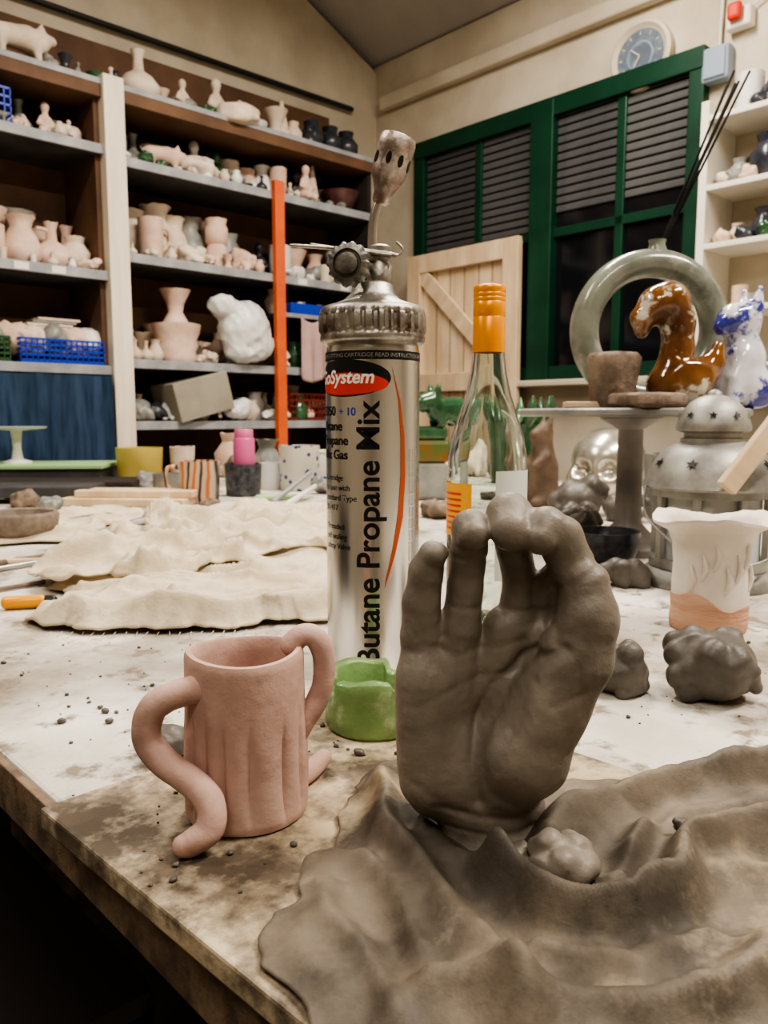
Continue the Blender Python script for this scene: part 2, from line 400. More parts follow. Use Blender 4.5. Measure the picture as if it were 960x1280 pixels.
rs_=[rbox('side_board',2.83,SB-.001,kb(1.95),kb(1.92),.6,2.05,mWhite,.003)]
for z in (2.0,1.765,1.565,1.34,1.12): rs_.append(rbox('shelf',2.83,SB-.001,kb(3.2),kb(1.95),z-.02,z,mWhite,.003))
rs_.append(rbox('side_board_far',2.83,SB-.001,kb(3.23),kb(3.2),.6,2.05,mWhite,.003))
group('wall_shelf_unit',rs_)
# ================================================================ SHELVING LEFT
FR=2.96
sh=[]
sh.append(rbox('back_panel',-.3,2.70,RL-.03,RL-.005,.3,2.45,mBrown))
def shelf(s0,s1,z,t=.035,edge=mShelfEdge,body=mShelf):
    sh.append(rbox('shelf',s0,s1,FR+.012,RL-.03,z-t,z,body)); sh.append(rbox('shelf_edge',s0,s1,FR,FR+.012,z-t,z,edge,.002))
shelf(-.3,2.713,2.17,.05,mBrown,mBrown)
shelf(-.3,1.36,1.955); shelf(1.44,2.713,1.93)
shelf(-.3,1.36,1.50); shelf(1.44,2.713,1.58)
shelf(-.3,1.36,1.15); shelf(1.44,2.713,1.18)
shelf(1.44,2.713,.94); shelf(-.3,1.36,.7)
shelf(2.16,2.713,1.42,.02)
sh.append(rbox('post',1.36,1.44,FR-.02,FR+.06,0,2.20,mPost,.003))
sh.append(rbox('side_panel',1.34,1.36,FR+.03,RL-.03,0,2.17,mBrown))
sh.append(rbox('orange_post',2.11,2.16,FR-.03,FR-.001,.3,1.97,mOrange,.003))
sh.append(rbox('end_panel',2.69,2.713,FR+.02,RL-.03,0,2.17,mDark))
sh.append(rbox('top_rail',-.3,2.713,FR-.002,FR+.02,2.165,2.185,mShelfEdge))
for s in (.9,1.02,1.15,2.25,2.5): sh.append(rbox('shelf_tag',s,s+.05,FR-.0015,FR-.0005,1.47 if s<1.4 else 1.55,1.495 if s<1.4 else 1.575,mWhiteCer))
group('storage_shelving',sh)
PROF={
'jug':[(0,0),(.28,0),(.40,.15),(.42,.35),(.30,.62),(.20,.78),(.24,.92),(.30,1.0),(.27,1.0),(.18,.8),(.0,.78)],
'bottle':[(0,0),(.30,0),(.42,.15),(.44,.30),(.30,.48),(.12,.60),(.10,.85),(.15,1.0),(.12,1.0),(.08,.85),(0,.84)],
'trumpet':[(0,0),(.42,0),(.36,.12),(.22,.35),(.26,.6),(.46,1.0),(.43,1.0),(.22,.6),(0,.5)],
'cyl':[(0,0),(.33,0),(.35,.05),(.33,.5),(.35,1.0),(.30,1.0),(.29,.2),(0,.15)],
'bowl':[(0,0),(.35,0),(.7,.3),(.95,.8),(1.0,1.0),(.95,1.0),(.65,.35),(0,.15)],
'vase':[(0,0),(.25,0),(.42,.3),(.45,.55),(.25,.82),(.30,1.0),(.26,1.0),(.2,.82),(0,.8)],
'double':[(0,0),(.20,0),(.23,.1),(.20,.45),(.17,.5),(.22,.56),(.23,.8),(.19,.9),(.22,1.0),(.19,1.0),(.17,.8),(0,.7)],
'coil':[(0,0),(.55,0),(.62,.15),(.56,.3),(.64,.45),(.58,.6),(.66,.78),(.70,1.0),(.64,1.0),(.5,.3),(0,.2)],
'cone':[(0,0),(.32,0),(.28,.1),(.12,.7),(.05,1.0),(0,1.0)],
}
def pot(name,kind,s,z,h,mat,r=3.08,w=1.0,handle=0,seed=None):
    p=[(a*h*w,b*h) for a,b in PROF[kind]]
    sd=random.random()*50
    def fn(th,rr,zz,i):
        return rr*(1+.07*noise.noise(Vector((math.cos(th)+sd,math.sin(th),zz*10)))),zz*(1+.03*noise.noise(Vector((math.cos(th)*2+sd,math.sin(th)*2,0))))
    l=RW(s,r,z)
    o=lathe(name,p,l,mat,28,fn)
    if handle:
        R0=max(a for a,b in p)*.8
        d=(1 if handle>0 else -1)
        u=Vector((U.x,U.y,0))*d
        pts=[l+u*R0+Vector((0,0,h*.82)),l+u*(R0+h*.22)+Vector((0,0,h*.78)),l+u*(R0+h*.25)+Vector((0,0,h*.5)),l+u*(R0)+Vector((0,0,h*.22))]
        t=tube('h',[tuple(q) for q in pts],mat,r=h*.045,seg=8,n=6)
        o=join(name,[o,t])
    return o
def crit(name,s,z,w,mat,r=3.08,seed=0,h=.6):
    return lump(name,RW(s,r,z),w,mat,seed,h,9,20,.2)
def animal(name,s,z,sc,mat,r=3.06,rz=0):
    return blob(name,[('c',[(-.9,0,.95,.42),(.2,0,1.0,.5),(.7,0,.95,.4)]),('c',[(.8,0,1.15,.36),(1.25,0,1.2,.2)]),('c',[(-.9,.22,.9,.18),(-.95,.24,.15,.14)]),('c',[(-.9,-.22,.9,.18),(-.85,-.24,.15,.14)]),('c',[(.5,.22,.9,.18),(.5,.24,.15,.14)]),('c',[(.5,-.22,.9,.18),(.6,-.24,.15,.14)]),('c',[(.75,.25,1.45,.12),(.7,.34,1.65,.06)]),('c',[(.75,-.25,1.45,.12),(.7,-.34,1.65,.06)]),('c',[(-1.3,0,1.0,.06),(-1.5,0,1.2,.05)])],.1,.2,mat,RW(s,r,z),sc,(0,0,ANG+rz))
def figure(name,s,z,sc,mat,r=3.06,rz=0):
    return blob(name,[('c',[(0,0,.5,.5),(0,0,1.3,.38),(0,0,1.9,.18)]),('e',(0,0,2.25),(.32,.32,.38)),('c',[(.3,0,1.5,.15),(.6,-.2,1.0,.13),(.2,-.5,.8,.1)]),('c',[(-.3,0,1.5,.15),(-.6,-.2,1.0,.13),(-.2,-.5,.8,.1)]),('c',[(.25,0,.3,.25),(.3,-.8,.2,.2)]),('c',[(-.25,0,.3,.25),(-.3,-.8,.2,.2)])],.1,.15,mat,RW(s,r,z),sc,(0,0,ANG+rz))
pot('clay_jar','cyl',.99,1.50,.13,mBisque); pot('clay_jug','jug',1.09,1.50,.175,mBisque,handle=1)
pot('clay_bottle_vase','bottle',1.20,1.50,.17,mBisque); pot('clay_vase','vase',1.285,1.50,.13,mBisque2)
crit('clay_shard_pile',1.31,1.50,.045,mBisque,r=3.01,seed=3); pot('clay_jar','cyl',.88,1.50,.15,mBisque)
crit('clay_animal_model',1.28,1.955,.055,mBisque,seed=15,h=.7); figure('clay_figurine',1.19,1.955,.05,mBisque)
crit('clay_dish_pile',1.23,1.955,.05,mBisque2,seed=8,r=3.01,h=.5); crit('clay_dish_pile',1.10,1.955,.05,mBisque2,seed=9)
def basket(name,s0,s1,r0,r1,z,h,mat):
    p=[rbox('bottom',s0,s1,r0,r1,z,z+.006,mat)]
    for zz in np.linspace(z+.01,z+h,5):
        p.append(rbox('hoop',s0,s1,r0,r0+.006,zz-.005,zz+.003,mat)); p.append(rbox('hoop',s0,s1,r1-.006,r1,zz-.005,zz+.003,mat))
        p.append(rbox('hoop',s0,s0+.006,r0,r1,zz-.005,zz+.003,mat)); p.append(rbox('hoop',s1-.006,s1,r0,r1,zz-.005,zz+.003,mat))
    n=int((s1-s0)/.02)
    for i in range(n+1):
        a=s0+(s1-s0-.004)*i/n
        p.append(rbox('rib',a,a+.004,r0,r0+.006,z,z+h,mat)); p.append(rbox('rib',a,a+.004,r1-.006,r1,z,z+h,mat))
    return join(name,p)
basket('blue_basket',.86,1.05,2.99,3.15,1.956,.12,mBlue)
basket('blue_crate',1.03,1.34,2.975,3.2,1.151,.085,mBlue); basket('green_crate',.6,1.0,2.975,3.2,1.151,.085,mGreenGl)
cs=[crit('scraps',s,1.17,.07,m,r=3.05,seed=20+i,h=1.1) for i,(s,m) in enumerate([(1.1,mBisque2),(1.18,mGreyClay),(1.26,mBisque),(.95,mGreyClay),(.85,mBisque),(1.31,mWhiteCer),(1.05,mBisque)])]
for i in range(6): cs.append(rbox('tile',1.02+.02*i,1.20+.015*i,3.03,3.15,1.255+.011*i,1.264+.011*i,[mBisque2,mGreyClay,mBisque][i%3],.001))
group('clay_tile_pile',cs)
# section 2 z=1.93
animal('clay_animal_model',1.66,1.93,.07,mBisque); crit('clay_shell_bowl',1.82,1.93,.095,mBisque2,seed=32,h=.55); crit('glazed_rock',1.97,1.93,.07,mGreyClay,seed=33,h=.6); crit('glazed_rock',2.08,1.93,.055,mWhiteCer,seed=34,h=.4)
pot('clay_cylinder_vase','cyl',2.235,1.93,.14,mBisque,w=.8); pot('clay_spire_model','cone',2.38,1.93,.17,mBisque2,w=.8); pot('clay_spire_model','cone',2.43,1.93,.19,mBisque2,w=.7); figure('clay_figurine',2.33,1.93,.06,mBisque,r=3.0)
pot('dark_glazed_bowl','bowl',2.60,1.93,.10,M('plum_glaze',(.10,.04,.04),(.17,.09,.08),10,.3),w=.95)
pot('clay_tankard','cyl',1.60,1.58,.17,mBisque,handle=1,w=.85); crit('clay_dish_pile',1.75,1.58,.07,mBisque2,seed=141,h=.6,r=3.03); crit('clay_dish_pile',1.81,1.58,.065,mBisque,seed=41,h=.5,r=3.06)
pot('clay_stacked_vase','double',1.905,1.58,.215,mBisque); crit('clay_castle_model',2.035,1.58,.06,mBisque,seed=42,h=1.1)
crit('glazed_rock',2.30,1.58,.06,mWhiteCer,seed=43,h=.6); crit('glazed_rock',2.42,1.58,.06,mGreyClay,seed=44,h=.7); pot('clay_cup','cyl',2.53,1.58,.09,mBisque2)
pot('clay_coil_pot','coil',1.70,1.18,.16,mBisque,w=.88); pot('clay_trumpet_vase','trumpet',1.70,1.34,.14,mBisque)
# dense rows, one collection of small pieces
rr_=random.Random(11); SP=[]
def fill(s0,s1,z,mats,r0=3.16,hmin=.05,hmax=.13,step=.062,dr=.05,kinds=('cyl','vase','jug','bottle','bowl','rock','rock','rock','fig','trumpet','animal')):
    s=s0
    while s<s1:
        k=rr_.choice(kinds); m=rr_.choice(mats); h=hmin+(hmax-hmin)*rr_.random(); r=r0+dr*rr_.random()
        if k=='rock': o=crit('dish_pile',s,z,h*.5,m,r=r,seed=int(rr_.random()*999),h=.8)
        elif k=='animal': o=animal('animal_model',s,z,h*.45,m,r=r,rz=rr_.random()*3)
        elif k=='fig': o=figure('figurine',s,z,h*.42,m,r=r,rz=rr_.random()*2-1)
        elif k=='bowl': o=pot('bowl','bowl',s,z,h*.5,m,r=r)
        else: o=pot({'cyl':'cup','vase':'vase','jug':'jug','bottle':'bottle_vase','trumpet':'trumpet_vase'}[k],k,s,z,h,m,r=r,w=.9)
        SP.append(o)
        s+=step*(.8+.5*rr_.random())
A_=[mBisque,mBisque2,mBisque,mBisque2,mGreyClay]; B_=[mBisque,mGreyClay,mWhiteCer,mDarkGlaze,mBisque2,mGreenGl,mBisque2]
TALL=('cyl','vase','jug','bottle','fig','trumpet')
fill(.7,1.32,1.50,A_,r0=3.17,hmin=.16,hmax=.24,step=.09,kinds=TALL); fill(.8,1.3,1.955,B_,r0=3.12,hmin=.09,hmax=.14,step=.08)
fill(1.5,2.65,1.93,B_,r0=3.14,hmin=.12,hmax=.17,step=.085,kinds=TALL); fill(1.5,2.1,1.58,A_,r0=3.17,hmin=.18,hmax=.25,step=.09,kinds=TALL); fill(2.2,2.65,1.58,B_,r0=3.02,hmax=.12); fill(2.2,2.65,1.58,B_,r0=3.15,hmin=.13,hmax=.2,kinds=TALL,step=.09)
fill(1.49,1.60,1.18,A_,r0=3.02,step=.05); fill(1.5,2.1,1.18,A_,r0=3.2,hmin=.1,hmax=.2); fill(1.79,1.88,1.18,A_,r0=3.0,hmax=.1); fill(2.2,2.65,1.18,B_,r0=3.0); fill(1.5,2.65,.94,B_,r0=3.0,hmax=.14); fill(1.5,2.65,.94,B_,r0=3.13,hmin=.1,hmax=.18)
fill(1.46,2.4,2.185,B_,r0=3.04,hmin=.06,hmax=.13,step=.085); fill(.6,1.05,2.185,A_,r0=3.10); fill(1.2,1.45,2.185,B_,r0=3.0,hmax=.08)
fill(2.2,2.66,1.42,B_,r0=3.04,hmax=.12,step=.06)
fill(1.48,2.1,1.58,A_,r0=2.995,hmin=.03,hmax=.07,step=.075,dr=.02); fill(1.48,2.62,1.93,B_,r0=2.995,hmin=.03,hmax=.075,step=.07,dr=.02); fill(.9,1.32,1.50,B_,r0=2.995,hmin=.03,hmax=.06,step=.08,dr=.02); fill(1.0,1.32,1.955,A_,r0=2.995,hmin=.03,hmax=.07,step=.07,dr=.02)
group('shelf_pottery',SP,RW(1.8,3.1,1.5))
def bagpost(f,X,Y,Z): return f+.10*np.abs(wav(X,Y,Z,1.1,5))+.07*np.abs(wav(X,Y,Z,.45,6))
blob('white_plastic_bag',[('e',(0,0,.9),(.75,.6,.8)),('e',(-.6,0,1.45),(.45,.4,.35)),('e',(.4,0,.5),(.5,.5,.45)),('e',(-.1,0,.3),(.5,.5,.3))],.05,.15,mBag,RW(1.97,2.98,1.18),.165,(0,0,ANG),bagpost)
blob('clear_plastic_bag',[('e',(0,0,.5),(.8,.6,.5)),('e',(.4,0,.8),(.4,.4,.35))],.05,.15,mBag,RW(1.93,2.99,.94),.09,(0,0,ANG),bagpost)
vs=[];fs=[];n=20
for i in range(n+1):
    for jx in range(n+1):
        s=2.24+.22*jx/n; z=1.40-.27*i/n; vs.append(RW(s,FR-.03+.012*math.sin(jx*1.1)*(i/n),z-.02*math.sin(jx*.3)))
for i in range(n):
    for jx in range(n): a=i*(n+1)+jx; fs.append((a,a+1,a+n+2,a+n+1))
o=mk('pink_cloth',vs,fs,mPinkCloth); o.modifiers.new('t','SOLIDIFY').thickness=.004
rbox('blue_tray',2.22,2.42,2.975,3.03,1.421,1.47,mBlue,.005)
vs=[];fs=[];n=60;m_=12
for i in range(m_+1):
    for jx in range(n+1):
        s=.1+1.24*jx/n; z=1.11-.9*i/m_; vs.append(RW(s,FR-.03+.018*math.sin(jx*.9)+.01*math.sin(jx*.37+i*.2),z))
for i in range(m_):
    for jx in range(n): a=i*(n+1)+jx; fs.append((a,a+1,a+n+2,a+n+1))
mk('blue_curtain',vs,fs,mDenim)
group('grey_storage_box',[box('body',(.26,.2,.16),RW(1.74,3.03,1.04),M('box_card',(.30,.27,.22),(.36,.33,.27),6,.6),.004,(0,math.radians(-14),ANG))])
basket('red_crate',2.2,2.5,2.975,3.0,.941,.12,mBrick)
animal('clay_pig_model',1.11,2.185,.085,mBisque2,r=3.03)
pot('clay_bottle_vase','bottle',1.57,2.185,.19,mBisque2,w=1.0); figure('clay_figurine',1.75,2.185,.05,mBisque2)
crit('crumpled_clay_sheet',1.97,2.165,.11,mBisque2,seed=72,h=.5,r=3.0); figure('clay_figurine',1.92,2.185,.07,mBisque2,r=3.08); pot('clay_spire_model','cone',2.26,2.185,.18,mBisque2,w=.8)
for i,s in enumerate((2.43,2.54,2.64)): pot('dark_glazed_vase','vase',s,2.185,.13,mDarkGlaze)
gv=[]
for i,(k,z,kd,m,h) in enumerate([(2.05,2.0,'cyl',mWhiteCer,.13),(2.15,2.0,'vase',mDarkGlaze,.12),(2.03,1.765,'vase',mGreyClay,.09),(2.13,1.765,'vase',mDarkGlaze,.15),(2.03,1.565,'vase',mBisque2,.07),(2.12,1.565,'jug',mDarkGlaze,.11),(2.05,1.34,'cyl',mBisque,.08),(2.22,1.565,'cyl',mGreyClay,.1),(2.23,1.765,'cyl',mWhiteCer,.1)]):
    o=pot('vase',kd,0,z,h,m); o.location=RW(2.92,kb(k),z); gv.append(o)
for i,(k,z) in enumerate([(2.04,1.765),(2.08,1.565),(2.0,1.765),(2.0,1.565),(2.1,2.0),(2.16,2.0),(2.08,1.765),(2.15,1.565),(2.1,1.34)]):
    gv.append(lump('trinket',RW(2.875,kb(k),z),.035,[mGreyClay,mDarkGlaze,mBisque2,mBisque,mDarkGlaze,mGreyClay,mBisque,mGreenGl,mGreyClay][i],80+i,.8,6,18,.15))
group('glazed_trinket_collection',gv)
# ================================================================ TABLE
T=.738
tb=[]
tb.append(rbox('top',.163,2.35,-.95,2.9,T-.032,T,mTable,.003))
tb.append(rbox('front_edge_strip',.158,.1635,-.95,2.9,T-.034,T-.002,mTableEdge,.001))
for s in(.35,2.2):
    for r in(-.75,1.0,2.7): tb.append(rbox('leg',s-.035,s+.035,r-.035,r+.035,0,T-.032,mTableEdge,.003))
tb.append(rbox('apron',.33,.36,-.8,2.8,T-.12,T-.032,mTableEdge)); tb.append(rbox('apron_far',2.2,2.23,-.8,2.8,T-.12,T-.032,mTableEdge))
group('work_table',tb)
ca=Vector((-.186,.41,0)); e1=Vector((.70,.714,0)); e2=Vector((.714,-.70,0))
cc=ca+e1*.1335+e2*.31
box('plywood_board',(.267,.62,.012),(cc.x,cc.y,T+.006),mBoard,.0015,(0,0,math.atan2(e1.y,e1.x)))
Z0=T+.012
ch=[rbox('seat',-.14,.30,.60,1.02,.42,.47,mVinyl,.02)]
for s in(-.1,.26):
    for r in(.64,.98): ch.append(rbox('leg',s-.012,s+.012,r-.012,r+.012,0,.425,mBlackPipe))
ch.append(rbox('backrest',-.16,-.13,.62,1.0,.6,.85,mVinyl,.012)); ch.append(rbox('backpost',-.155,-.14,.64,.66,.44,.62,mBlackPipe)); ch.append(rbox('backpost',-.155,-.14,.96,.98,.44,.62,mBlackPipe))
group('black_chair',ch)
# ---------------------------------------------------------------- muddy cloth
RDG=[([(-.0046,.440),(0,.40),(.004,.365),(.014,.33),(.026,.303),(.041,.272),(.048,.24)],.016,.010),
([(.076,.350),(.095,.372),(.130,.392),(.165,.41),(.22,.434),(.3,.45)],.022,.012),
([(.050,.326),(.062,.309),(.080,.298),(.102,.298),(.122,.315),(.140,.345),(.165,.358),(.20,.365),(.3,.36)],.023,.009),
([(.02,.262),(.064,.247),(.10,.252),(.14,.275),(.17,.30),(.24,.31),(.3,.31)],.014,.010),
([(.018,.385),(.034,.345),(.052,.326)],.008,.008),([(.11,.345),(.15,.378),(.20,.395),(.3,.41)],.010,.009),([(.07,.225),(.12,.22),(.2,.24)],.010,.012),
([(.06,.285),(.09,.275),(.13,.292)],.007,.006),([(-.03,.33),(-.018,.30),(-.005,.275),(.005,.25)],.008,.008),([(-.01,.345),(.008,.31),(.018,.28)],.007,.006),([(-.035,.29),(-.02,.262)],.005,.008),([(.10,.33),(.125,.36)],.007,.006),([(.15,.33),(.19,.34),(.26,.335)],.009,.008),([(.13,.415),(.18,.43)],.006,.006)]
def zcl(x,y,rho):
    z=Z0+.0025
    for pl,A,w in RDG:
        z+=ridge(x+.006*noise.noise(Vector((x*28,y*28,3))),y+.006*noise.noise(Vector((x*28,y*28,9))),pl,A,w)*min(1,(1-rho)*7+.1)
    f=min(1,(1-rho)*8+.1)
    z+=(.005*abs(noise.noise(Vector((x*26,y*34,0))))+.0014*noise.noise(Vector((x*80,y*80,0))))*f
    return max(z,Z0+.0012)
patch('muddy_canvas_cloth',(.11,.32),[(-.018,.438),(-.018,.405),(-.024,.37),(-.036,.34),(-.046,.31),(-.042,.285),(-.030,.262),(.0,.20),(.10,.15),(.25,.16),(.38,.24),(.42,.36),(.36,.45),(.25,.455),(.17,.448),(.12,.436),(.06,.44),(.01,.466)],zcl,mCloth,100,16,.0010,.006,30)
def facet(name,loc,r,mat,seed,flat,n,res,kk=.12):
    rs2=np.random.RandomState(seed); pr=[('e',(0,0,flat*.75),(.80,.74,flat*.75))]
    for i in range(n):
        a=rs2.rand()*6.28; q=.25+.30*rs2.rand(); z=flat*(.2+1.0*rs2.rand()); t=rs2.rand()*6.28; l=.25+.25*rs2.rand()
        x,y=q*math.cos(a),q*math.sin(a)
        pr.append(('c',[(x-l*math.cos(t),y-l*math.sin(t)*.6,z,.18+.12*rs2.rand()),(x,y,z+.12,.28+.10*rs2.rand()),(x+l*math.cos(t),y+l*math.sin(t)*.6,z-.1,.16+.10*rs2.rand())],kk*.6))
    def post(f,X,Y,Z): return np.maximum(f+.07*np.abs(wav(X,Y,Z,.8,seed+1))-.02,-Z)
    return blob(name,pr,2.4/res,kk,mat,loc,r,post=post)
facet('clay_scrap',(.080,.333,Z0+.005),.019,mHand,101,.6,8,40,.10)
lump('clay_scrap',(.060,.342,Z0+.003),.013,mHand,102,.5,6,24,.2)
lump('clay_scrap',(.142,.356,Z0+.016),.006,mLump,103,.6,5,16,.2)
rs=random.Random(5)
cr_=[]
def crumb(x,y,r=None):
    q=(Vector((x,y,0))-ca)
    on= 0<q.dot(e1)<.267 and q.dot(e2)>0
    if (-.01<q.dot(e1)<.004) or (.262<q.dot(e1)<.275): return
    if not on and (x*U.x+y*U.y)<.17: return
    cr_.append(lump('c',(x,y,(Z0 if on else T)),r or (.0008+.0020*rs.random()**3),mLump,200+len(cr_),.6,3,6,.1))
for i in range(90):
    x=-.18+rs.random()*.20; y=.33+rs.random()*.20
    if (x+.0735)**2+(y-.409)**2<.045**2 or x>-.02 and y<.47: continue
    crumb(x,y)
for i in range(60): crumb(-.35+rs.random()*.25,.52+rs.random()*.25)
for i in range(50): crumb(.10+rs.random()*.4,.55+rs.random()*.5)
for x,y in((.02,.49),(-.015,.478),(.03,.50),(-.20,.56),(-.235,.56),(-.21,.58)): crumb(x,y,.004)
join('clay_crumbs',cr_)
# ---------------------------------------------------------------- HAND
def H(px,py,d,r): return (px-480.,d*1.,1066.-py,r*1.)
def hc(*pts): return [H(*p) for p in pts]
prims=[
('c',hc((552,1010,8,34),(534,900,4,33),(527,800,4,26)),12,.85),
('c',hc((580,1010,8,38),(572,790,6,28)),12,.85),
('c',hc((610,1010,8,38),(636,790,8,30)),12,.85),
('c',hc((645,1010,8,36),(678,800,12,29)),12,.85),
('c',hc((534,860,-6,40),(545,985,-8,46)),18,.8),
('c',hc((600,985,2,62),(620,1030,6,64),(628,1064,6,66)),24,.70),
('c',hc((560,960,0,50),(640,960,0,50)),24,.75),
('c',hc((636,985,-16,42),(656,945,-28,54),(680,880,-36,50)),11,.95),
('c',hc((682,885,-34,48),(713,815,-42,44),(725,765,-44,38),(722,724,-38,31)),12,1.0),
('c',hc((692,850,0,36),(684,800,10,30)),12),
('c',hc((527,800,4,26),(528,755,2,24),(533,715,-4,22)),5),
('c',hc((533,715,-4,22),(541,694,-12,18),(544,692,-18,16)),7),
('c',hc((577,790,6,26),(583,735,4,22),(586,688,-2,22)),5),
('c',hc((586,688,-2,22),(587,660,-12,23),(588,665,-26,20)),7),
('c',hc((652,790,12,28),(654,730,14,22),(643,685,6,22)),5),
('c',hc((643,685,6,22),(635,645,-10,28),(634,660,-34,25)),6),
('c',hc((684,805,24,28),(694,745,14,29),(712,708,-16,27)),8),
('c',hc((714,710,-22,28),(694,670,-24,28),(676,657,-32,25),(669,668,-44,20)),9),
('e',(640-480,0,-6),(78,60,16),18),
('e',(668-480,-8,-4),(56,56,12),14),
('-e',(606-480,-60,1066-850),(46,30,66),22),
]
CREASE=[([(694,795),(655,822),(618,858),(596,905),(588,950),(598,1000)],5.5,7),
([(655,800),(610,812),(570,818),(530,806)],1.5,6),([(662,838),(610,846),(560,862),(520,880)],1.0,5),
([(545,1008),(600,1022),(650,1024),(695,1012)],3.0,6),([(560,1040),(620,1046),(690,1036)],1.6,4),
([(562,758),(610,762)],1.6,5),([(628,764),(680,764)],1.6,5),([(562,695),(610,698)],1.8,4),([(618,690),(668,694)],1.8,4),
([(680,862),(735,838)],1.6,6),([(700,722),(735,700)],2.2,6),
([(559,700),(558,740),(555,795)],3.5,5),([(616,762),(608,800)],3.0,6),([(560,880),(556,960)],1.2,8),([(690,730),(686,790)],3,6),([(520,980),(560,1005)],1.5,6),([(700,800),(720,880)],1.0,8)]
def handpost(f,X,Y,Z):
    xx=X[:,0,0][:,None]; zz=Z[0,0,:][None,:]
    g=np.zeros((xx.shape[0],zz.shape[1]))
    for pl,A,w in CREASE:
        best=np.full(g.shape,1e9)
        for (x0,y0),(x1,y1) in zip(pl[:-1],pl[1:]):
            ax,az,bx,bz=x0-480,1066-y0,x1-480,1066-y1; dx,dz=bx-ax,bz-az
            t=np.clip(((xx-ax)*dx+(zz-az)*dz)/(dx*dx+dz*dz),0,1)
            best=np.minimum(best,np.hypot(xx-ax-dx*t,zz-az-dz*t))
        g+=A*np.exp(-(best/w)**2)
    front=np.clip((10-Y)/20,0,1)
    f=f+g[:,None,:]*front
    f=f+1.4*wav(X,Y,Z,44,11)+.7*np.abs(wav(X,Y,Z,26,12))
    f=np.maximum(f,-(Z+16))
    return f
blob('clay_hand_sculpture',prims,1.8,14,mHand,(0,.372,.7505+.005),.000376,post=handpost)
# ---------------------------------------------------------------- MUG
mx,my=-.0735,.409
def mugfn(th,r,z,i):
    if r>.029 and 2<i<22:
        a=math.exp(-((z-.030)/.024)**4)
        fl=abs(math.sin(th*7.5+.8*math.sin(th*3)))**.5
        r=r-.0026*a*(1-fl)+.0010*a*fl
    r*=1+.014*noise.noise(Vector((math.cos(th)*1.5,math.sin(th)*1.5,z*25)))+.006*noise.noise(Vector((math.cos(th)*5,math.sin(th)*5,z*90)))
    z+=.0012*math.sin(th*2+1)*(z/.09)
    return r,z
prof=[(0,0),(.028,0),(.0315,.001),(.0325,.004)]+[(.0325-.0015*t/32,.006+.078*t/32) for t in range(33)]+[(.0307,.0862),(.0298,.0882),(.0275,.0885),(.0262,.087),(.0258,.08),(.0262,.05),(.0265,.012),(.02,.008),(0,.008)]
def mugfn2(th,r,z,i): return mugfn(th,r,z,3 if 2<i<37 else 99)
body=lathe('body',prof,(mx,my,Z0),mMug,200,mugfn2)
hl=tube('h1',[(-.083,.396,.822,.0078),(-.0925,.390,.8235,.0072),(-.104,.387,.8215,.0073),(-.1150,.386,.8155,.0074),(-.1195,.386,.805,.0074),(-.1170,.385,.7950,.0074),(-.108,.382,.7868,.0074),(-.0955,.377,.7805,.0074),(-.0860,.371,.7745,.0074),(-.0830,.3665,.7675,.0072),(-.0855,.3635,.7610,.0070),(-.0925,.3615,.7572,.0065),(-.0965,.360,.7562,.0055)],mMug,seg=20,n=6,wob=.09)
hr=tube('h2',[(-.050,.415,.838,.0062),(-.0435,.416,.8440,.006),(-.0360,.417,.8415,.006),(-.0325,.418,.831,.006),(-.0325,.418,.819,.006),(-.0360,.417,.808,.006),(-.043,.415,.797,.0062),(-.048,.413,.788,.006)],mMug,seg=18,n=6,wob=.09)
hf=tube('h3',[(-.052,.425,.7565,.006),(-.0425,.442,.7565,.0058),(-.036,.456,.758,.0052)],mMug,seg=16,n=5,wob=.06)
join('two_handled_clay_mug',[body,hl,hr,hf])
lump('clay_scrap',(-.142,.50,T+.0),.018,mLump,110,.75,6,26,.15)
# ---------------------------------------------------------------- ASHTRAY
def ashfn(th,r,z,i):
    q=r*(1+.06*noise.noise(Vector((math.cos(th)*1.3,math.sin(th)*1.3,z*20))))
    if z>.025:
        for c0,wd,dp in ((215,.17,.010),(60,.22,.009),(300,.12,.005)):
            d=abs((th-math.radians(c0)+math.pi)%(2*math.pi)-math.pi)
            if d<wd: z-=dp*(1-(d/wd)**6)
        z+=.0012*math.sin(th*3)+.0006*math.sin(th*7)
    return q,z
lathe('green_ashtray',[(0,0),(.030,0),(.0325,.003),(.033,.012),(.0340,.03),(.0338,.0365),(.032,.038),(.0265,.038),(.0245,.036),(.024,.012),(.015,.009),(0,.009)],(-.007,.528,Z0),mAsh,120,ashfn)
# ---------------------------------------------------------------- GAS TORCH
cx,cy=-.0095,.677; RC=.0392; ZB=T
parts=[]
parts.append(lathe('can',[(0,.004),(.034,.004),(.037,0),(.0388,.002),(RC,.006),(RC,.272),(.0385,.276),(.0375,.281),(.0365,.2835),(0,.2835)],(cx,cy,ZB),mAlu,96))
def knurl(th,r,z,i):
    if r>.0425: r+=.0011*math.copysign(1,math.sin(th*30)) if .290<z<.304 else 0
    return r,z
parts.append(lathe('collar',[(.036,.281),(.0415,.281),(.0433,.283),(.0436,.2865),(.0428,.288),(.0430,.2905),(.0435,.2915),(.0435,.3025),(.0430,.3035),(.0436,.305),(.0432,.3085),(.040,.311),(.033,.313),(.024,.3165),(.018,.322),(.0165,.329),(.0135,.331),(.0,.331)],(cx,cy,ZB),mCollar,180,knurl))
parts.append(lathe('valve_body',[(0,0),(.0095,0),(.0105,.002),(.0105,.018),(.0085,.020),(.0085,.026),(.0095,.027),(.0095,.033),(.006,.035),(0,.035)],(cx+.006,cy,ZB+.326),mCollar,24))
def kn(th,r,z,i):
    if r>.014 and .003<z<.013: r+=.0013*math.cos(th*14)
    return r,z
kz=ZB+.346
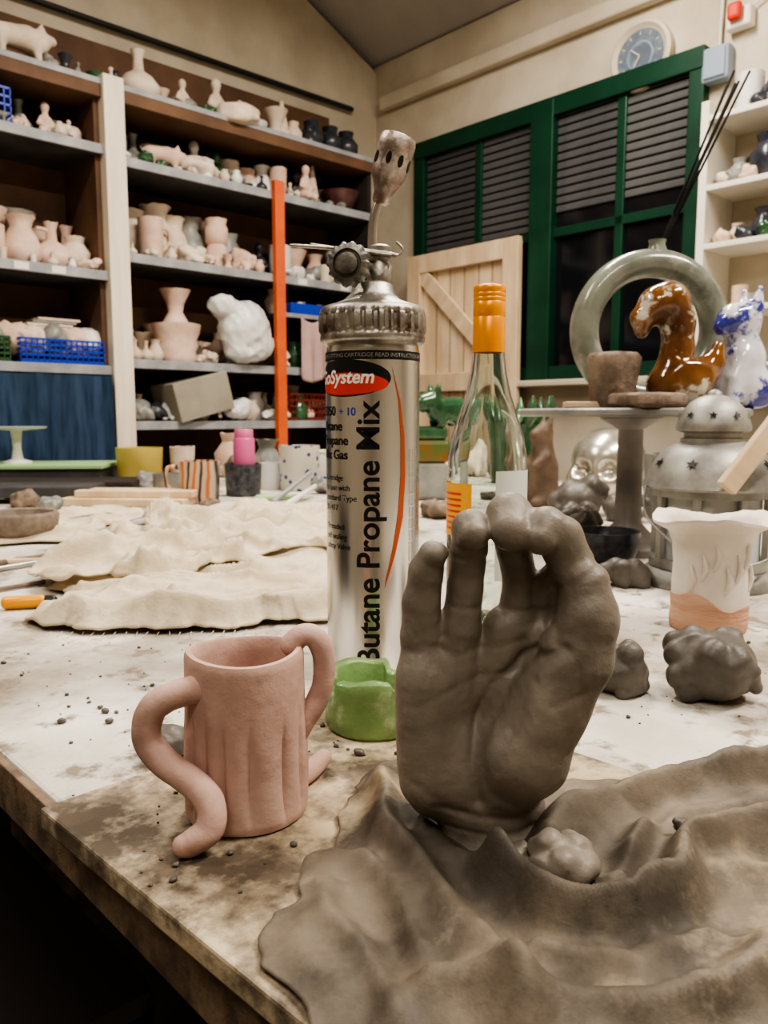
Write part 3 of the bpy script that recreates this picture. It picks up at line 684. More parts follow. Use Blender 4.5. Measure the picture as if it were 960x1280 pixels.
parts.append(lathe('knob',[(0,.0),(.013,.0),(.0155,.002),(.0165,.004),(.0165,.012),(.0155,.014),(.0115,.0155),(.0105,.0135),(.009,.0135),(.0085,.016),(.004,.017),(0,.017)],(cx-.0165,cy-.014,kz-.0045),M('dark_worn_metal',(.14,.13,.12),(.32,.31,.28),60,.45,metal=.8,bump=.3,bs=200),112,kn,rot=(math.radians(90),0,math.radians(-12))))
parts.append(tube('knob_stem',[(cx-.0165,cy-.016,kz-.0045),(cx+.002,cy,kz-.002)],mCollar,r=.005,seg=12))
zt=ZB+.352
parts.append(tube('lever_bar',[(cx-.0655,cy-.012,zt+.0065,.0014),(cx-.03,cy-.010,zt+.0045,.0016),(cx+.005,cy-.008,zt+.002,.002),(cx+.020,cy-.008,zt-.001,.002)],mCollar,seg=10))
parts.append(tube('wire_hook',[(cx-.050,cy-.004,zt+.009,.0011),(cx-.01,cy-.002,zt+.0035,.0011),(cx+.014,cy-.004,zt+.0005,.0011),(cx+.022,cy-.006,zt+.0005,.0011),(cx+.0245,cy-.006,zt+.005,.0011),(cx+.020,cy-.006,zt+.010,.0011)],mCollar,seg=8))
parts.append(box('lever_plate',(.036,.012,.003),(cx-.002,cy-.006,zt+.001),mCollar,.001,(0,math.radians(8),0)))
parts.append(tube('neck_tube',[(cx+.0005,cy,ZB+.350,.0040),(cx+.0000,cy,ZB+.366,.0039),(cx+.0010,cy,ZB+.380,.0039),(cx+.0040,cy,ZB+.391,.0039),(cx+.0085,cy,ZB+.402,.0039)],mTube,seg=18,n=10))
bd=Vector((.30,-.05,1)).normalized(); qt=bd.to_track_quat('Z','Y').to_euler()
b0=Vector((cx+.0062,cy,ZB+.3935))
parts.append(lathe('burner_head',[(0,0),(.0055,0),(.0072,.0025),(.0076,.009),(.0105,.015),(.0135,.021),(.0145,.027),(.0145,.041),(.0152,.043),(.0152,.049),(.0140,.053),(.0095,.0545),(.0085,.047),(0,.043)],b0,mBurner,48,rot=qt))
Rq=bd.to_track_quat('Z','Y').to_matrix()
for a in (-95,-50,-140,0,60,130,180):
    a=math.radians(a); l=b0+Rq@Vector((.0143*math.cos(a),.0143*math.sin(a),.033))
    mtx=Rq.to_4x4()@Matrix.Rotation(a,4,'Z')@Matrix.Rotation(math.pi/2,4,'Y')
    parts.append(lathe('air_hole',[(0,.0),(.0022,.0),(.0022,.0007),(0,.0007)],l,mBlack,14,rot=mtx.to_euler(),sx=2.2))
def wrap_mesh(name,me,mp,mat,R=RC+.0002):
    bm=bmesh.new(); bm.from_mesh(me)
    for v in bm.verts:
        a,z=mp(v.co.x,v.co.y); v.co=Vector((a,0,z))
    a0=min(v.co.x for v in bm.verts); a1=max(v.co.x for v in bm.verts)
    a=a0+.002
    while a<a1:
        bmesh.ops.bisect_plane(bm,geom=bm.verts[:]+bm.edges[:]+bm.faces[:],plane_co=(a,0,0),plane_no=(1,0,0)); a+=.002
    for v in bm.verts:
        t=v.co.x/R; v.co=Vector((cx+R*math.sin(t),cy-R*math.cos(t),v.co.z))
    o=bm2o(bm,name,mat,True); parts.append(o); return o
def textme(s,size,off=0.,shear=0.):
    cu=bpy.data.curves.new('t','FONT'); cu.body=s; cu.size=size; cu.offset=off; cu.shear=shear
    o=bpy.data.objects.new('t',cu); COL.objects.link(o)
    dg=bpy.context.evaluated_depsgraph_get(); me=bpy.data.meshes.new_from_object(o.evaluated_get(dg))
    bpy.data.objects.remove(o); return me
def polyme(pts):
    me=bpy.data.meshes.new('p'); me.from_pydata([(x,y,0) for x,y in pts],[],[tuple(range(len(pts)))]); return me
def wrect(name,a0,a1,z0,z1,mat,R): wrap_mesh(name,polyme([(a0,z0),(a1,z0),(a1,z1),(a0,z1)]),lambda x,y:(x,y),mat,R)
def wtext(name,s,size,a,z,mat,off=0,R=RC+.0003,shear=0): wrap_mesh(name,textme(s,size,off,shear),lambda x,y:(a+x,z+y),mat,R)
wrap_mesh('label_title',textme('Butane Propane Mix',.0262,.0005),lambda x,y:(.0055-y,ZB+.018+x),mBlack)
el=lambda ax,bz,ac,z:[(ac+ax*math.cos(t*math.pi/24),z+bz*math.sin(t*math.pi/24)) for t in range(48)]
wrap_mesh('logo_ground',polyme(el(.0400,.0148,-.0245,ZB+.252)),lambda x,y:(x,y),mBlack,RC+.0002)
wrap_mesh('logo_red',polyme(el(.0375,.0088,-.0240,ZB+.2475)),lambda x,y:(x,y),mRedInk,RC+.0003)
wtext('logo_text','GoSystem',.0148,-.0600,ZB+.2480,mWhiteInk,.0004,RC+.0005,.2)
wrect('top_band',-.060,.060,ZB+.2665,ZB+.2735,mBlack,RC+.0002)
wtext('band_text','BEFORE FITTING CARTRIDGE READ INSTRUCTION AND ENSURE SEAL IS',.0045,-.058,ZB+.2685,mGreyInk,0,RC+.0004)
for s,z,sz in(('B250',.2225,.0105),('Butane',.2105,.0105),('Propane',.1990,.0105),('Mix Gas',.1875,.0105)): wtext('label_line',s,sz,-.0555,ZB+z,mBlack,.0002)
for i,s in enumerate(('Cartridge','for use with','standard Type','EN 417')): wtext('label_small',s,.0068,-.052,ZB+.170-i*.0082,mBlack,0)
for i,s in enumerate(('Threaded','self sealing','safety Valve')): wtext('label_small',s,.0066,-.050,ZB+.130-i*.0082,mBlack,0)
wtext('hand_note','÷ 10',.009,-.0300,ZB+.2225,mBlueInk,.0001)
sw=[(.016,.262),(.022,.235),(.0245,.205),(.0245,.175),(.022,.145),(.017,.115),(.011,.09)]
sw2=[(.010,.082),(.0195,.110),(.0270,.140),(.0295,.175),(.0285,.205),(.0240,.235)]
wrap_mesh('swoosh',polyme([(a,ZB+z) for a,z in sw]+[(a,ZB+z) for a,z in sw2]),lambda x,y:(x,y),mOrangeInk,RC+.00025)
for i in range(9):
    wrap_mesh('fine_print',textme('use only in well ventilated areas keep away from ignition do not pierce',.0042),lambda x,y,i=i:(.036+i*.0045-y,ZB+.075+x),mGreyInk,RC+.00025)
group('gas_blow_torch',parts,(cx,cy,ZB))
# ---------------------------------------------------------------- BOTTLE
bx,by=.0985,.765
bt=[]
outer=[(0,.004),(.02,.004),(.034,0),(.0375,.004),(.038,.01),(.038,.165),(.0372,.185),(.034,.203),(.028,.222),(.0215,.242),(.0170,.262),(.0150,.28),(.0140,.30),(.0140,.338)]
inner=[(.0112,.338),(.0115,.30),(.0125,.28),(.0142,.262),(.0186,.242),(.0250,.222),(.0308,.203),(.034,.185),(.0346,.165),(.0346,.014),(.03,.010),(.01,.022),(0,.025)]
bt.append(lathe('glass',outer+inner,(bx,by,T),mGlass,64))
bt.append(lathe('cap',[(0,.3425),(.0135,.3425),(.0150,.341),(.0150,.336),(.0145,.3355),(.0150,.335),(.0150,.332),(.0145,.3315),(.0150,.331),(.0150,.328),(.0145,.3275),(.0150,.327),(.0150,.314),(.0146,.3135),(.0150,.313),(.0152,.281),(.0143,.281),(.0143,.300),(.0,.300)],(bx,by,T),mCap,48))
def arc(name,a0,a1,z0,z1,mat,R):
    n=24; vs=[];fs=[]
    for i in range(n+1):
        t=math.radians(a0+(a1-a0)*i/n); vs+= [(bx+R*math.sin(t),by-R*math.cos(t),z0),(bx+R*math.sin(t),by-R*math.cos(t),z1)]
    for i in range(n): fs.append((2*i,2*i+2,2*i+3,2*i+1))
    o=mk(name,vs,fs,mat); bt.append(o)
arc('yellow_label',-100,-28,T+.11,T+.160,mLabelY,.0384); arc('white_label',5,100,T+.07,T+.172,mLabelW,.0384)
for i in range(7): arc('label_line',-88,-45,T+.116+i*.0055,T+.118+i*.0055,mRedInk,.0386)
group('wine_bottle',bt,(bx,by,T))
facet('clay_lump',(.262,.612,T-.001),.038,mLump,133,.95,13,60,.09)
facet('clay_lump',(.190,.628,T-.001),.029,mLump,137,.85,9,48,.12)
# ---------------------------------------------------------------- carved cup
qx,qy=.342,.825
def qf(th,r,z,i):
    q=1+.03*noise.noise(Vector((math.cos(th)*3,math.sin(th)*3,z*60)))
    if z>.105: z+=.004*math.sin(th*3+1)+.003*noise.noise(Vector((math.cos(th)*4,math.sin(th)*4,0))); q*=1+.06*math.sin(th*2+.5)
    return r*q,z
def qf1(th,r,z,i):
    q=1+.03*noise.noise(Vector((math.cos(th)*3,math.sin(th)*3,z*60)))
    if z>.028: z+=.008*math.sin(th*2.0+.6)+.003*math.sin(th*5)
    return r*q,z
c1=lathe('lower_band',[(0,0),(.036,0),(.0385,.003),(.0388,.012),(.0384,.022),(.0392,.034),(.037,.035)],(qx,qy,T),mPeach,64,qf1)
c2=lathe('upper_body',[(.036,.016),(.0380,.024),(.0382,.05),(.0375,.07),(.039,.09),(.043,.103),(.052,.112),(.060,.116),(.060,.119),(.050,.118),(.041,.110),(.036,.09),(.0345,.05),(.034,.01),(0,.008)],(qx,qy,T),mPlasterW,64,qf)
dd=[c1,c2]
for i in range(7):
    t=-.9+i*.3; zz=.045+.012*(i%3)
    dd.append(tube('applied_leaf',[(qx+.0385*math.sin(t),qy-.0385*math.cos(t),T+zz,.0015),(qx+.0393*math.sin(t+.10),qy-.0393*math.cos(t+.10),T+zz+.012,.003),(qx+.0393*math.sin(t+.02),qy-.0393*math.cos(t+.02),T+zz+.026,.0012)],mPlasterW,seg=8,n=4))
join('carved_clay_cup',dd)
# ---------------------------------------------------------------- lantern
lx,ly=.432,1.055
lt=[]
lt.append(lathe('base',[(0,0),(.084,0),(.086,.004),(.084,.014),(.078,.020),(.072,.024),(0,.024)],(lx,ly,T),mZinc,72))
for i in range(8):
    t=i*math.pi/4+.2; x=lx+.070*math.cos(t);y=ly+.070*math.sin(t)
    lt.append(box('frame_post',(.008,.010,.108),(x,y,T+.077),mZinc,.001,(0,0,t)))
lt.append(lathe('lower_ring',[(.066,.024),(.0745,.024),(.0745,.036),(.066,.036),(.066,.024)],(lx,ly,T),mZinc,48))
lt.append(lathe('upper_ring',[(.066,.118),(.0745,.118),(.0745,.130),(.066,.130),(.066,.118)],(lx,ly,T),mZinc,48))
lt.append(lathe('glass_chimney',[(.064,.03),(.064,.125),(.062,.125),(.062,.03),(.064,.03)],(lx,ly,T),M('frosted_glass',(.55,.56,.54),rough=.35,trans=.3),48))
lt.append(lathe('dome',[(.066,.128),(.083,.128),(.085,.131),(.083,.136),(.080,.148),(.072,.164),(.062,.176),(.050,.184),(.044,.186),(.040,.189),(.040,.193),(0,.193)],(lx,ly,T),mZinc,72))
lt.append(lathe('cap',[(.036,.192),(.036,.200),(.046,.203),(.047,.207),(.045,.214),(.040,.228),(.030,.240),(.018,.247),(.010,.249),(.0085,.253),(.004,.256),(0,.257)],(lx,ly,T),mZinc,64))
def star(loc,R,n,up):
    pts=[];z=n.normalized(); x=up.cross(z).normalized(); y=z.cross(x)
    for i in range(10):
        rr=R if i%2==0 else R*.42; a=math.pi/2+i*math.pi/5
        pts.append(Vector(loc)+x*rr*math.cos(a)+y*rr*math.sin(a))
    return mk('star_hole',pts,[tuple(range(10))],mBlack,False)
for i in range(9):
    t=-math.pi/2+(i-4)*.7; n=Vector((math.cos(t),math.sin(t),.95))
    lt.append(star((lx+.0745*math.cos(t),ly+.0745*math.sin(t),T+.1625),.0085,n,Vector((0,0,1))))
    t+=.3; n=Vector((math.cos(t),math.sin(t),.7)); lt.append(star((lx+.0438*math.cos(t),ly+.0438*math.sin(t),T+.2235),.006,n,Vector((0,0,1))))
lt.append(tube('bail_handle',[(lx-.086,ly,T+.13,.0018),(lx-.088,ly-.02,T+.09,.0018),(lx-.05,ly-.075,T+.05,.0018),(lx,ly-.092,T+.04,.0018),(lx+.05,ly-.075,T+.05,.0018),(lx+.088,ly-.02,T+.09,.0018),(lx+.086,ly,T+.13,.0018)],mZinc,seg=8))
group('metal_lantern',lt,(lx,ly,T))
box('wooden_batten',(.15,.012,.024),(.452,.955,T+.195),mPine,.002,(0,math.radians(-52),.15))
# ---------------------------------------------------------------- display stand
sx_,sy_=.41,1.335; ZP=.972
st=[lathe('disc',[(0,0),(.180,0),(.184,.003),(.184,.010),(.180,.013),(0,.013)],(sx_,sy_,ZP-.013),mGreyClay,72),
 lathe('pedestal',[(0,0),(.10,0),(.10,.012),(.04,.025),(.022,.045),(.020,.20),(.05,.218),(.05,.2205),(0,.2205)],(sx_,sy_,T),M('pinkish_grey_metal',(.20,.18,.17),(.30,.27,.25),12,.5),40)]
group('banding_wheel',st,(sx_,sy_,T))
ra,rbm=.109,.0235; rx,ry,rz=.445,1.37,ZP+.131
vs=[];fs=[];N1,N2=72,24
for i in range(N1):
    a=2*math.pi*i/N1
    for jx in range(N2):
        b_=2*math.pi*jx/N2; q=ra+rbm*math.cos(b_)
        vs.append((q*math.cos(a),rbm*1.2*math.sin(b_),q*math.sin(a)))
for i in range(N1):
    for jx in range(N2): fs.append((i*N2+jx,((i+1)%N1)*N2+jx,((i+1)%N1)*N2+(jx+1)%N2,i*N2+(jx+1)%N2))
rv=mk('ring',vs,fs,mRing,True,(rx,ry,rz))
nk=lathe('neck',[(.018,-.012),(.015,0),(.0125,.008),(.0145,.014),(.011,.014),(.008,.0),(0,-.01)],(rx+.008,ry,rz+ra+rbm),mRing,32)
ft=lathe('foot',[(0,0),(.05,0),(.045,.012),(.035,.03),(0,.03)],(rx,ry,ZP),mRing,32)
join('ring_vase',[rv,nk,ft])
sk=[]
for i in range(7):
    q=rs.random()-.5
    a0=Vector((rx+.008+.006*q,ry+.004*(rs.random()-.5),rz+ra+rbm-.01)); a1=Vector((rx+.105+.04*(rs.random()),ry-.02+.05*(rs.random()-.5),rz+ra+rbm+.225+.05*rs.random()))
    mid=a0+(a1-a0)*.25; sk.append(tube('s',[(*a0,.0008),(*mid,.0008)],mStick,seg=6)); sk.append(tube('s',[(*mid,.0019),(*a1,.0018)],mStick,seg=6))
join('incense_sticks',sk)
def sq(th,r,z,i):
    q=1+.10*math.cos(4*th+1)+.06*noise.noise(Vector((math.cos(th)*2,math.sin(th)*2,z*50))); return r*q,z
lathe('rough_clay_pot',[(0,0),(.026,0),(.031,.01),(.033,.035),(.036,.06),(.038,.075),(.032,.083),(.02,.084),(.012,.078),(0,.075)],(.355,1.255,ZP+.002),mRough,48,sq)
lathe('flat_stone_dish',[(0,0),(.046,0),(.052,.006),(.051,.018),(.045,.022),(0,.023)],(.392,1.20,ZP-.0),mRough,48,sq)
dk=[('c',[(0,0,3.2,3.0),(3.2,0,3.4,3.2),(5.0,0,4.8,2.4)]),('c',[(5.0,0,4.8,2.2),(6.8,0,6.8,1.6),(7.4,0,8.8,.9)]),
('c',[(.4,0,4,2.7),(1.4,0,8.5,2.3),(1.2,0,12.5,2.4)]),('c',[(1.2,0,12.5,2.4),(-.2,0,15.2,2.9),(-1.8,0,15.0,2.7)]),
('c',[(-2.2,0,14.6,2.4),(-3.9,0,13.0,1.8),(-4.0,0,11.2,1.1)]),('e',(2.6,-2.6,4.4),(3.0,1.0,2.4)),('c',[(0,-1.6,.9,1.0),(-1.6,-2.0,.7,.8)]),('c',[(0,1.6,.9,1.0),(-1.6,2.0,.7,.8)]),
('e',(-1.6,-2.5,15.6),(.5,.4,.5),.2),('e',(-1.6,2.5,15.6),(.5,.4,.5),.2)]
blob('glazed_dodo_sculpture',dk,.26,.9,mDuck,(.435,1.245,ZP+.001),.0104)
ct=[('c',[(0,0,2.6,2.9),(.2,0,6.0,2.5),(0,0,8.6,1.9)]),('c',[(0,0,10.6,2.2),(-1.2,0,10.5,2.0)]),('c',[(-1.6,0,10.1,1.4),(-3.0,0,9.6,.95)]),
('c',[(.9,-1.2,12.2,.8),(1.1,-1.4,14.2,.3)]),('c',[(.9,1.2,12.2,.8),(1.1,1.4,14.2,.3)]),
('c',[(-.8,-1.5,6,1.1),(-2.2,-1.7,3.4,.9),(-2.4,-1.7,.8,1.0)]),('c',[(-.8,1.5,6,1.1),(-2.2,1.7,3.4,.9),(-2.4,1.7,.8,1.0)]),('e',(1.2,-2.0,2.2),(2.2,1.5,2.2)),('e',(1.2,2.0,2.2),(2.2,1.5,2.2)),
('c',[(2.6,0,1.4,.8),(4.2,0,3.0,.7),(3.8,0,5.2,.5)])]
blob('glazed_cat_figurine',ct,.26,.8,mBlueW,(.560,1.275,ZP),.0130,(0,0,.25))
skl=[('e',(0,0,5.6),(5.0,5.8,4.6)),('c',[(-2.5,-4.0,3.0,2.0),(2.5,-4.0,3.0,2.0)]),('e',(0,-4.2,1.8),(2.6,1.8,1.6)),('-e',(-1.9,-6.2,4.6),(1.3,2.0,1.2),.4),('-e',(1.9,-6.2,4.6),(1.3,2.0,1.2),.4),('-e',(0,-6.4,2.9),(.7,1.4,.9),.3)]
blob('silver_skull',skl,.4,.9,mSilver,(.600,2.14,T+.0),.0190,(0,0,-.6))
facet('clay_lump',(.44,1.80,T),.066,mLump,151,.75,10,30)
facet('clay_lump',(.51,1.70,T),.05,mLump,157,.7,9,30)
facet('clay_lump',(.39,1.60,T),.045,mLump,152,.6,9,26)
facet('clay_lump',(.36,1.44,T),.040,mLump,159,.8,9,26)
lathe('black_bowl',[(0,0),(.035,0),(.045,.012),(.053,.035),(.052,.05),(.048,.05),(.044,.035),(.03,.012),(0,.010)],(.335,1.20,T),M('speckled_black',(.02,.022,.03),(.07,.07,.08),60,.3),48)
facet('clay_lump',(.322,1.04,T),.036,mLump,154,.6,9,30)
facet('clay_lump',(.275,1.10,T),.024,mLump,155,.6,7,22)
lump('clay_lump',(.26,1.32,T),.040,mRough,156,.6,9,22,.2)
bear=[('c',[(0,0,3,2.8),(0,0,7,2.5),(-.2,0,11,1.8)]),('c',[(-.3,0,13.0,1.9),(-1.6,0,12.6,1.3)]),('c',[(.4,-1.2,14.6,.6),(.6,-1.3,16,.3)]),('c',[(.4,1.2,14.6,.6),(.6,1.3,16,.3)]),('c',[(-.5,-2,9,.9),(-2.6,-1.8,7.4,.8)]),('c',[(-.5,2,9,.9),(-2.6,1.8,7.4,.8)]),('c',[(0,-1.6,1.4,1.5),(-2.6,-1.8,.8,.9)]),('c',[(0,1.6,1.4,1.5),(-2.6,1.8,.8,.9)]),('c',[(2.2,0,1.2,1.1),(5,0,.8,.5)])]
blob('brown_kangaroo_model',bear,.4,.8,M('brown_clay',(.12,.08,.055),(.20,.14,.10),20,.6),(.395,1.98,T),.0138,(0,0,.3))
lathe('green_leaf_planter',[(0,0),(.05,0),(.06,.06),(.065,.15),(.085,.20),(.08,.20),(.055,.15),(0,.14)],(.37,2.28,T),mGreenGl,40)
lv=[]
for i in range(10):
    a=i*math.pi/5; p=Vector((.37,2.28,T+.2)); d_=Vector((math.cos(a),math.sin(a),0))
    lv.append(tube('l',[(*(p+d_*.070),.016),(*(p+d_*.10+Vector((0,0,.035))),.015),(*(p+d_*.105+Vector((0,0,.075))),.004)],mGreenGl,seg=8,n=4))
join('green_glazed_leaves',lv)
tw=[box('lower_block',(.085,.085,.10),(.125,2.15,T+.05),mGreyClay,.01),box('middle_block',(.10,.09,.06),(.125,2.15,T+.13),M('orange_glaze',(.30,.10,.03),(.12,.16,.05),14,.3),.012),box('upper_block',(.085,.08,.035),(.125,2.15,T+.178),mGreenGl,.01)]
group('glazed_block_sculpture',tw)
hp=[('c',[(-2,0,3.2,2.6),(2.4,0,3.2,2.8)]),('c',[(-3.4,0,5.2,2.1),(-5.8,0,4.6,2.0)]),('c',[(-3,-1.4,7.2,.8),(-3,-1.6,8.2,.5)]),('c',[(-3,1.4,7.2,.8),(-3,1.6,8.2,.5)]),('c',[(-2,-1.5,1.4,1.1),(-2,-1.6,.5,1.0)]),('c',[(-2,1.5,1.4,1.1),(-2,1.6,.5,1.0)]),('c',[(2.4,-1.5,1.4,1.1),(2.4,-1.6,.5,1.0)]),('c',[(2.4,1.5,1.4,1.1),(2.4,1.6,.5,1.0)])]
blob('green_hippo_figurine',hp,.4,.8,mGreenGl,(.165,2.14,T+.198),.0125,(0,0,.5))
# ---------------------------------------------------------------- canvas sheets (crumpled, stiff)
def nn(x,y,z): return noise.noise(Vector((x,y,z)))
def wrk(x,y,sd):
    wx=x+.05*nn(x*5,y*5,sd); wy=y+.05*nn(x*5,y*5,sd+3)
    a=1-abs(nn(wx*7,wy*3.2,sd+1))*2; b=1-abs(nn(wx*4,wy*14,sd+2))*2
    return max(0,a)**3, max(0,b)**3
RA=[([(-.37,.826),(-.27,.820),(-.19,.820),(-.12,.84),(-.05,.878)],.022,.015),([(-.37,.85),(-.25,.865),(-.10,.90)],.012,.010),([(-.38,.92),(-.28,.915),(-.2,.95)],.010,.012)]
def za(x,y,rho):
    e=min(1,(1-rho)*10+.15); z=T+.004
    for pl,A,w in RA: z+=ridge(x,y+.010*nn(x*14,y*14,1),pl,A,w)*e
    a,b=wrk(x,y,2); z+=(.012*a+.016*b)*e
    return max(z+.0016*nn(x*60,y*60,4),T+.003)
patch('canvas_sheet',(-.22,.98),[(-.355,.812),(-.39,.87),(-.38,.95),(-.42,1.02),(-.36,1.12),(-.25,1.22),(-.10,1.28),(-.062,1.05),(-.060,.862),(-.10,.832),(-.14,.820),(-.19,.803),(-.28,.797)],za,mCanvas,80,20,.002,.007,25)
RB=[([(-.43,1.0),(-.38,.985),(-.30,1.00),(-.24,1.06),(-.2,1.115),(-.15,1.20),(-.08,1.235)],.022,.012),([(-.46,1.10),(-.36,1.13),(-.28,1.22),(-.20,1.36)],.022,.018),([(-.10,1.28),(-.22,1.42),(-.44,1.55)],.020,.024),([(-.34,1.02),(-.30,1.2),(-.36,1.35)],.013,.014),([(-.22,1.12),(-.2,1.25),(-.12,1.4)],.013,.014)]
def zb_(x,y,rho):
    e=min(1,(1-rho)*10+.25); z=T+.016
    for pl,A,w in RB: z+=ridge(x,y+.014*nn(x*11,y*11,1),pl,A,w)*e
    a,b=wrk(x,y,15); z+=(.016*a+.020*b)*e
    return z+.002*nn(x*50,y*50,6)
patch('canvas_sheet',(-.28,1.33),[(-.43,.985),(-.47,1.08),(-.45,1.16),(-.53,1.28),(-.44,1.45),(-.48,1.62),(-.30,1.76),(-.14,1.78),(-.07,1.5),(-.075,1.24),(-.13,1.21),(-.18,1.17),(-.205,1.10),(-.25,1.03),(-.31,.975),(-.37,.985)],zb_,mCanvas,80,18,.002,.012,16)
def zc_(x,y,rho):
    a,b=wrk(x,y,30); return T+.005+.012*(a+b)*min(1,(1-rho)*6+.1)
patch('canvas_sheet',(-.62,1.55),[(-.75,1.35),(-.70,1.5),(-.78,1.7),(-.6,1.85),(-.5,1.7),(-.55,1.55),(-.52,1.4)],zc_,mCanvas,34,14,.002,.012,14)
th_=[]
for i in range(26):
    x=-.34+i*.011; y=.797+.02*max(0,(x+.2))/.14
    th_.append(tube('t',[(x,y,T+.003,.0005),(x+.004*(rs.random()-.5),y-.006-.010*rs.random(),T+.001,.0003)],mCanvas,seg=5))
join('frayed_canvas_threads',th_)
lg=[tube('body',[(-.435,.902,T+.0085,.0075),(-.398,.912,T+.0085,.0075)],M('lighter_yellow',(.80,.36,.03),rough=.3),seg=16),tube('head',[(-.396,.9125,T+.0085,.0065),(-.386,.915,T+.0085,.006)],mBlack,seg=14)]
group('yellow_lighter',lg)
def stick(name,a,b,r0,r1,mat,flat=None): return tube(name,[(*a,r0),(*b,r1)],mat,seg=10)
stick('wooden_tool',(-.72,1.16,T+.006),(-.50,1.19,T+.006),.005,.004,mPine)
stick('metal_rod',(-.62,1.03,T+.005),(-.50,1.20,T+.005),.004,.004,mSteel)
stick('metal_rod',(-.60,1.12,T+.005),(-.52,1.26,T+.005),.006,.003,mRough)
stick('wooden_tool',(-.50,.98,T+.004),(-.45,1.04,T+.004),.003,.003,mRough)
tube('wooden_spatula',[(-.60,1.40,T+.006,.005),(-.53,1.47,T+.008,.006),(-.47,1.53,T+.014,.014),(-.44,1.56,T+.012,.010)],mGreyClay,seg=12)
tube('wooden_spatula',[(-.66,1.60,T+.008,.006),(-.60,1.66,T+.010,.010),(-.56,1.72,T+.010,.006)],mRough,seg=12)
lathe('grey_bowl',[(0,0),(.045,0),(.062,.02),(.066,.045),(.062,.052),(.056,.05),(.05,.02),(0,.012)],(-.655,1.43,T),M('speckle_bowl',(.20,.16,.13),(.30,.245,.20),60,.6),48)
box('wooden_board_offcut',(.32,.10,.02),(-.64,2.0,T+.010),mPine,.003,(0,0,-.12)); box('wooden_board_offcut',(.30,.09,.018),(-.62,2.02,T+.029),mPine,.003,(0,0,-.05))
def cup(name,loc,r,h,mat,side=0,ang=math.pi):
    o=lathe('b',[(0,0),(r*.85,0),(r*.92,.004),(r,h),(r*.93,h),(r*.86,.01),(0,.008)],loc,mat,40)
    if side:
        d_=Vector((math.cos(ang),math.sin(ang),0)); l=Vector(loc)
        t=tube('h',[tuple(l+d_*r*.95+Vector((0,0,h*.85))),tuple(l+d_*(r+h*.30)+Vector((0,0,h*.8))),tuple(l+d_*(r+h*.30)+Vector((0,0,h*.4))),tuple(l+d_*r*.90+Vector((0,0,h*.2)))],mat,r=h*.06,seg=10)
        return join(name,[o,t])
    o.name=name; return o
def stripe_mat():
    m=M('striped_glaze',(.62,.42,.28),rough=.4); nt=m.node_tree; b=nt.nodes['Principled BSDF']
    tc=nt.nodes.new('ShaderNodeTexCoord'); sp=nt.nodes.new('ShaderNodeTexWave'); sp.inputs['Scale'].default_value=9; sp.inputs['Distortion'].default_value=3.0
    r=nt.nodes.new('ShaderNodeValToRGB'); e=r.color_ramp.elements; e[0].position=.0; e[0].color=(.02,.02,.03,1); e[1].position=.16; e[1].color=(.60,.45,.34,1)
    x=e.new(.80); x.color=(.62,.48,.37,1); x=e.new(.94); x.color=(.6,.2,.07,1)
    nt.links.new(tc.outputs['Object'],sp.inputs['Vector']); nt.links.new(sp.outputs['Fac'],r.inputs['Fac']); nt.links.new(r.outputs['Color'],b.inputs['Base Color']); return m
def spot_mat():
    m=M('spotted_glaze',(.7,.66,.58),rough=.3); nt=m.node_tree; b=nt.nodes['Principled BSDF']
    tc=nt.nodes.new('ShaderNodeTexCoord'); v=nt.nodes.new('ShaderNodeTexVoronoi'); v.inputs['Scale'].default_value=42
    r=nt.nodes.new('ShaderNodeValToRGB'); e=r.color_ramp.elements; e[0].position=.30; e[0].color=(.03,.06,.22,1); e[1].position=.36; e[1].color=(.66,.63,.54,1)
    nt.links.new(tc.outputs['Object'],v.inputs['Vector']); nt.links.new(v.outputs['Distance'],r.inputs['Fac']); nt.links.new(r.outputs['Color'],b.inputs['Base Color']); return m
cup('striped_mug',(-.475,2.06,T),.052,.108,stripe_mat(),1,math.pi)
cup('dark_cup',(-.395,2.24,T),.052,.090,M('dark_speckle',(.03,.035,.05),(.12,.12,.13),60,.35))
lathe('pink_spray_can',[(0,0),(.028,0),(.030,.004),(.030,.15),(.029,.152),(.026,.153),(.026,.175),(.024,.177),(0,.177)],(-.39,2.235,T+.009),mPink,28)
cup('spotted_mug',(-.255,2.41,T),.062,.135,spot_mat(),1,0)
cup('yellow_tub',(-.80,2.62,T),.075,.12,mYellowC)
pot('clay_cup','cyl',0,0,.12,mBisque2).location=(-.68,2.70,T)
pot('clay_bowl','bowl',0,0,.06,mBisque2).location=(-.58,2.58,T)
ps=[]
for i,(x,y,r,m) in enumerate([(-.30,2.80,.08,mBisque2),(-.05,2.95,.10,mGreyClay),(.25,2.75,.10,mBisque2),(-.12,2.55,.06,mWhiteCer),(-.36,2.62,.06,mGreyClay),(-.48,2.75,.07,mRough),(-.20,2.68,.06,mRough),(-.58,2.45,.05,mRough),(-.17,2.30,.04,mGreyClay),(-.70,2.42,.05,mGreyClay),(-.52,2.30,.035,mWhiteCer),(-.88,1.95,.04,mRough),(-.78,1.85,.03,mGreyClay),(-.42,1.90,.025,mRough)]):
    ps.append(lump('pile',(x,y,T),r,m,261+i,.6,9,22,.2))
group('table_scrap_piles',ps)
pot('clay_jug','jug',0,0,.14,mGreyClay).location=(-.42,2.88,T)
pot('clay_vase','vase',0,0,.16,mBisque).location=(-.55,2.93,T)
cup('plastic_tub',(-.24,2.62,T),.055,.10,mWhiteCer); cup('plastic_tub',(-.34,2.45,T),.045,.08,mBag); cup('plastic_tub',(-.62,2.28,T),.04,.06,mGreyClay)
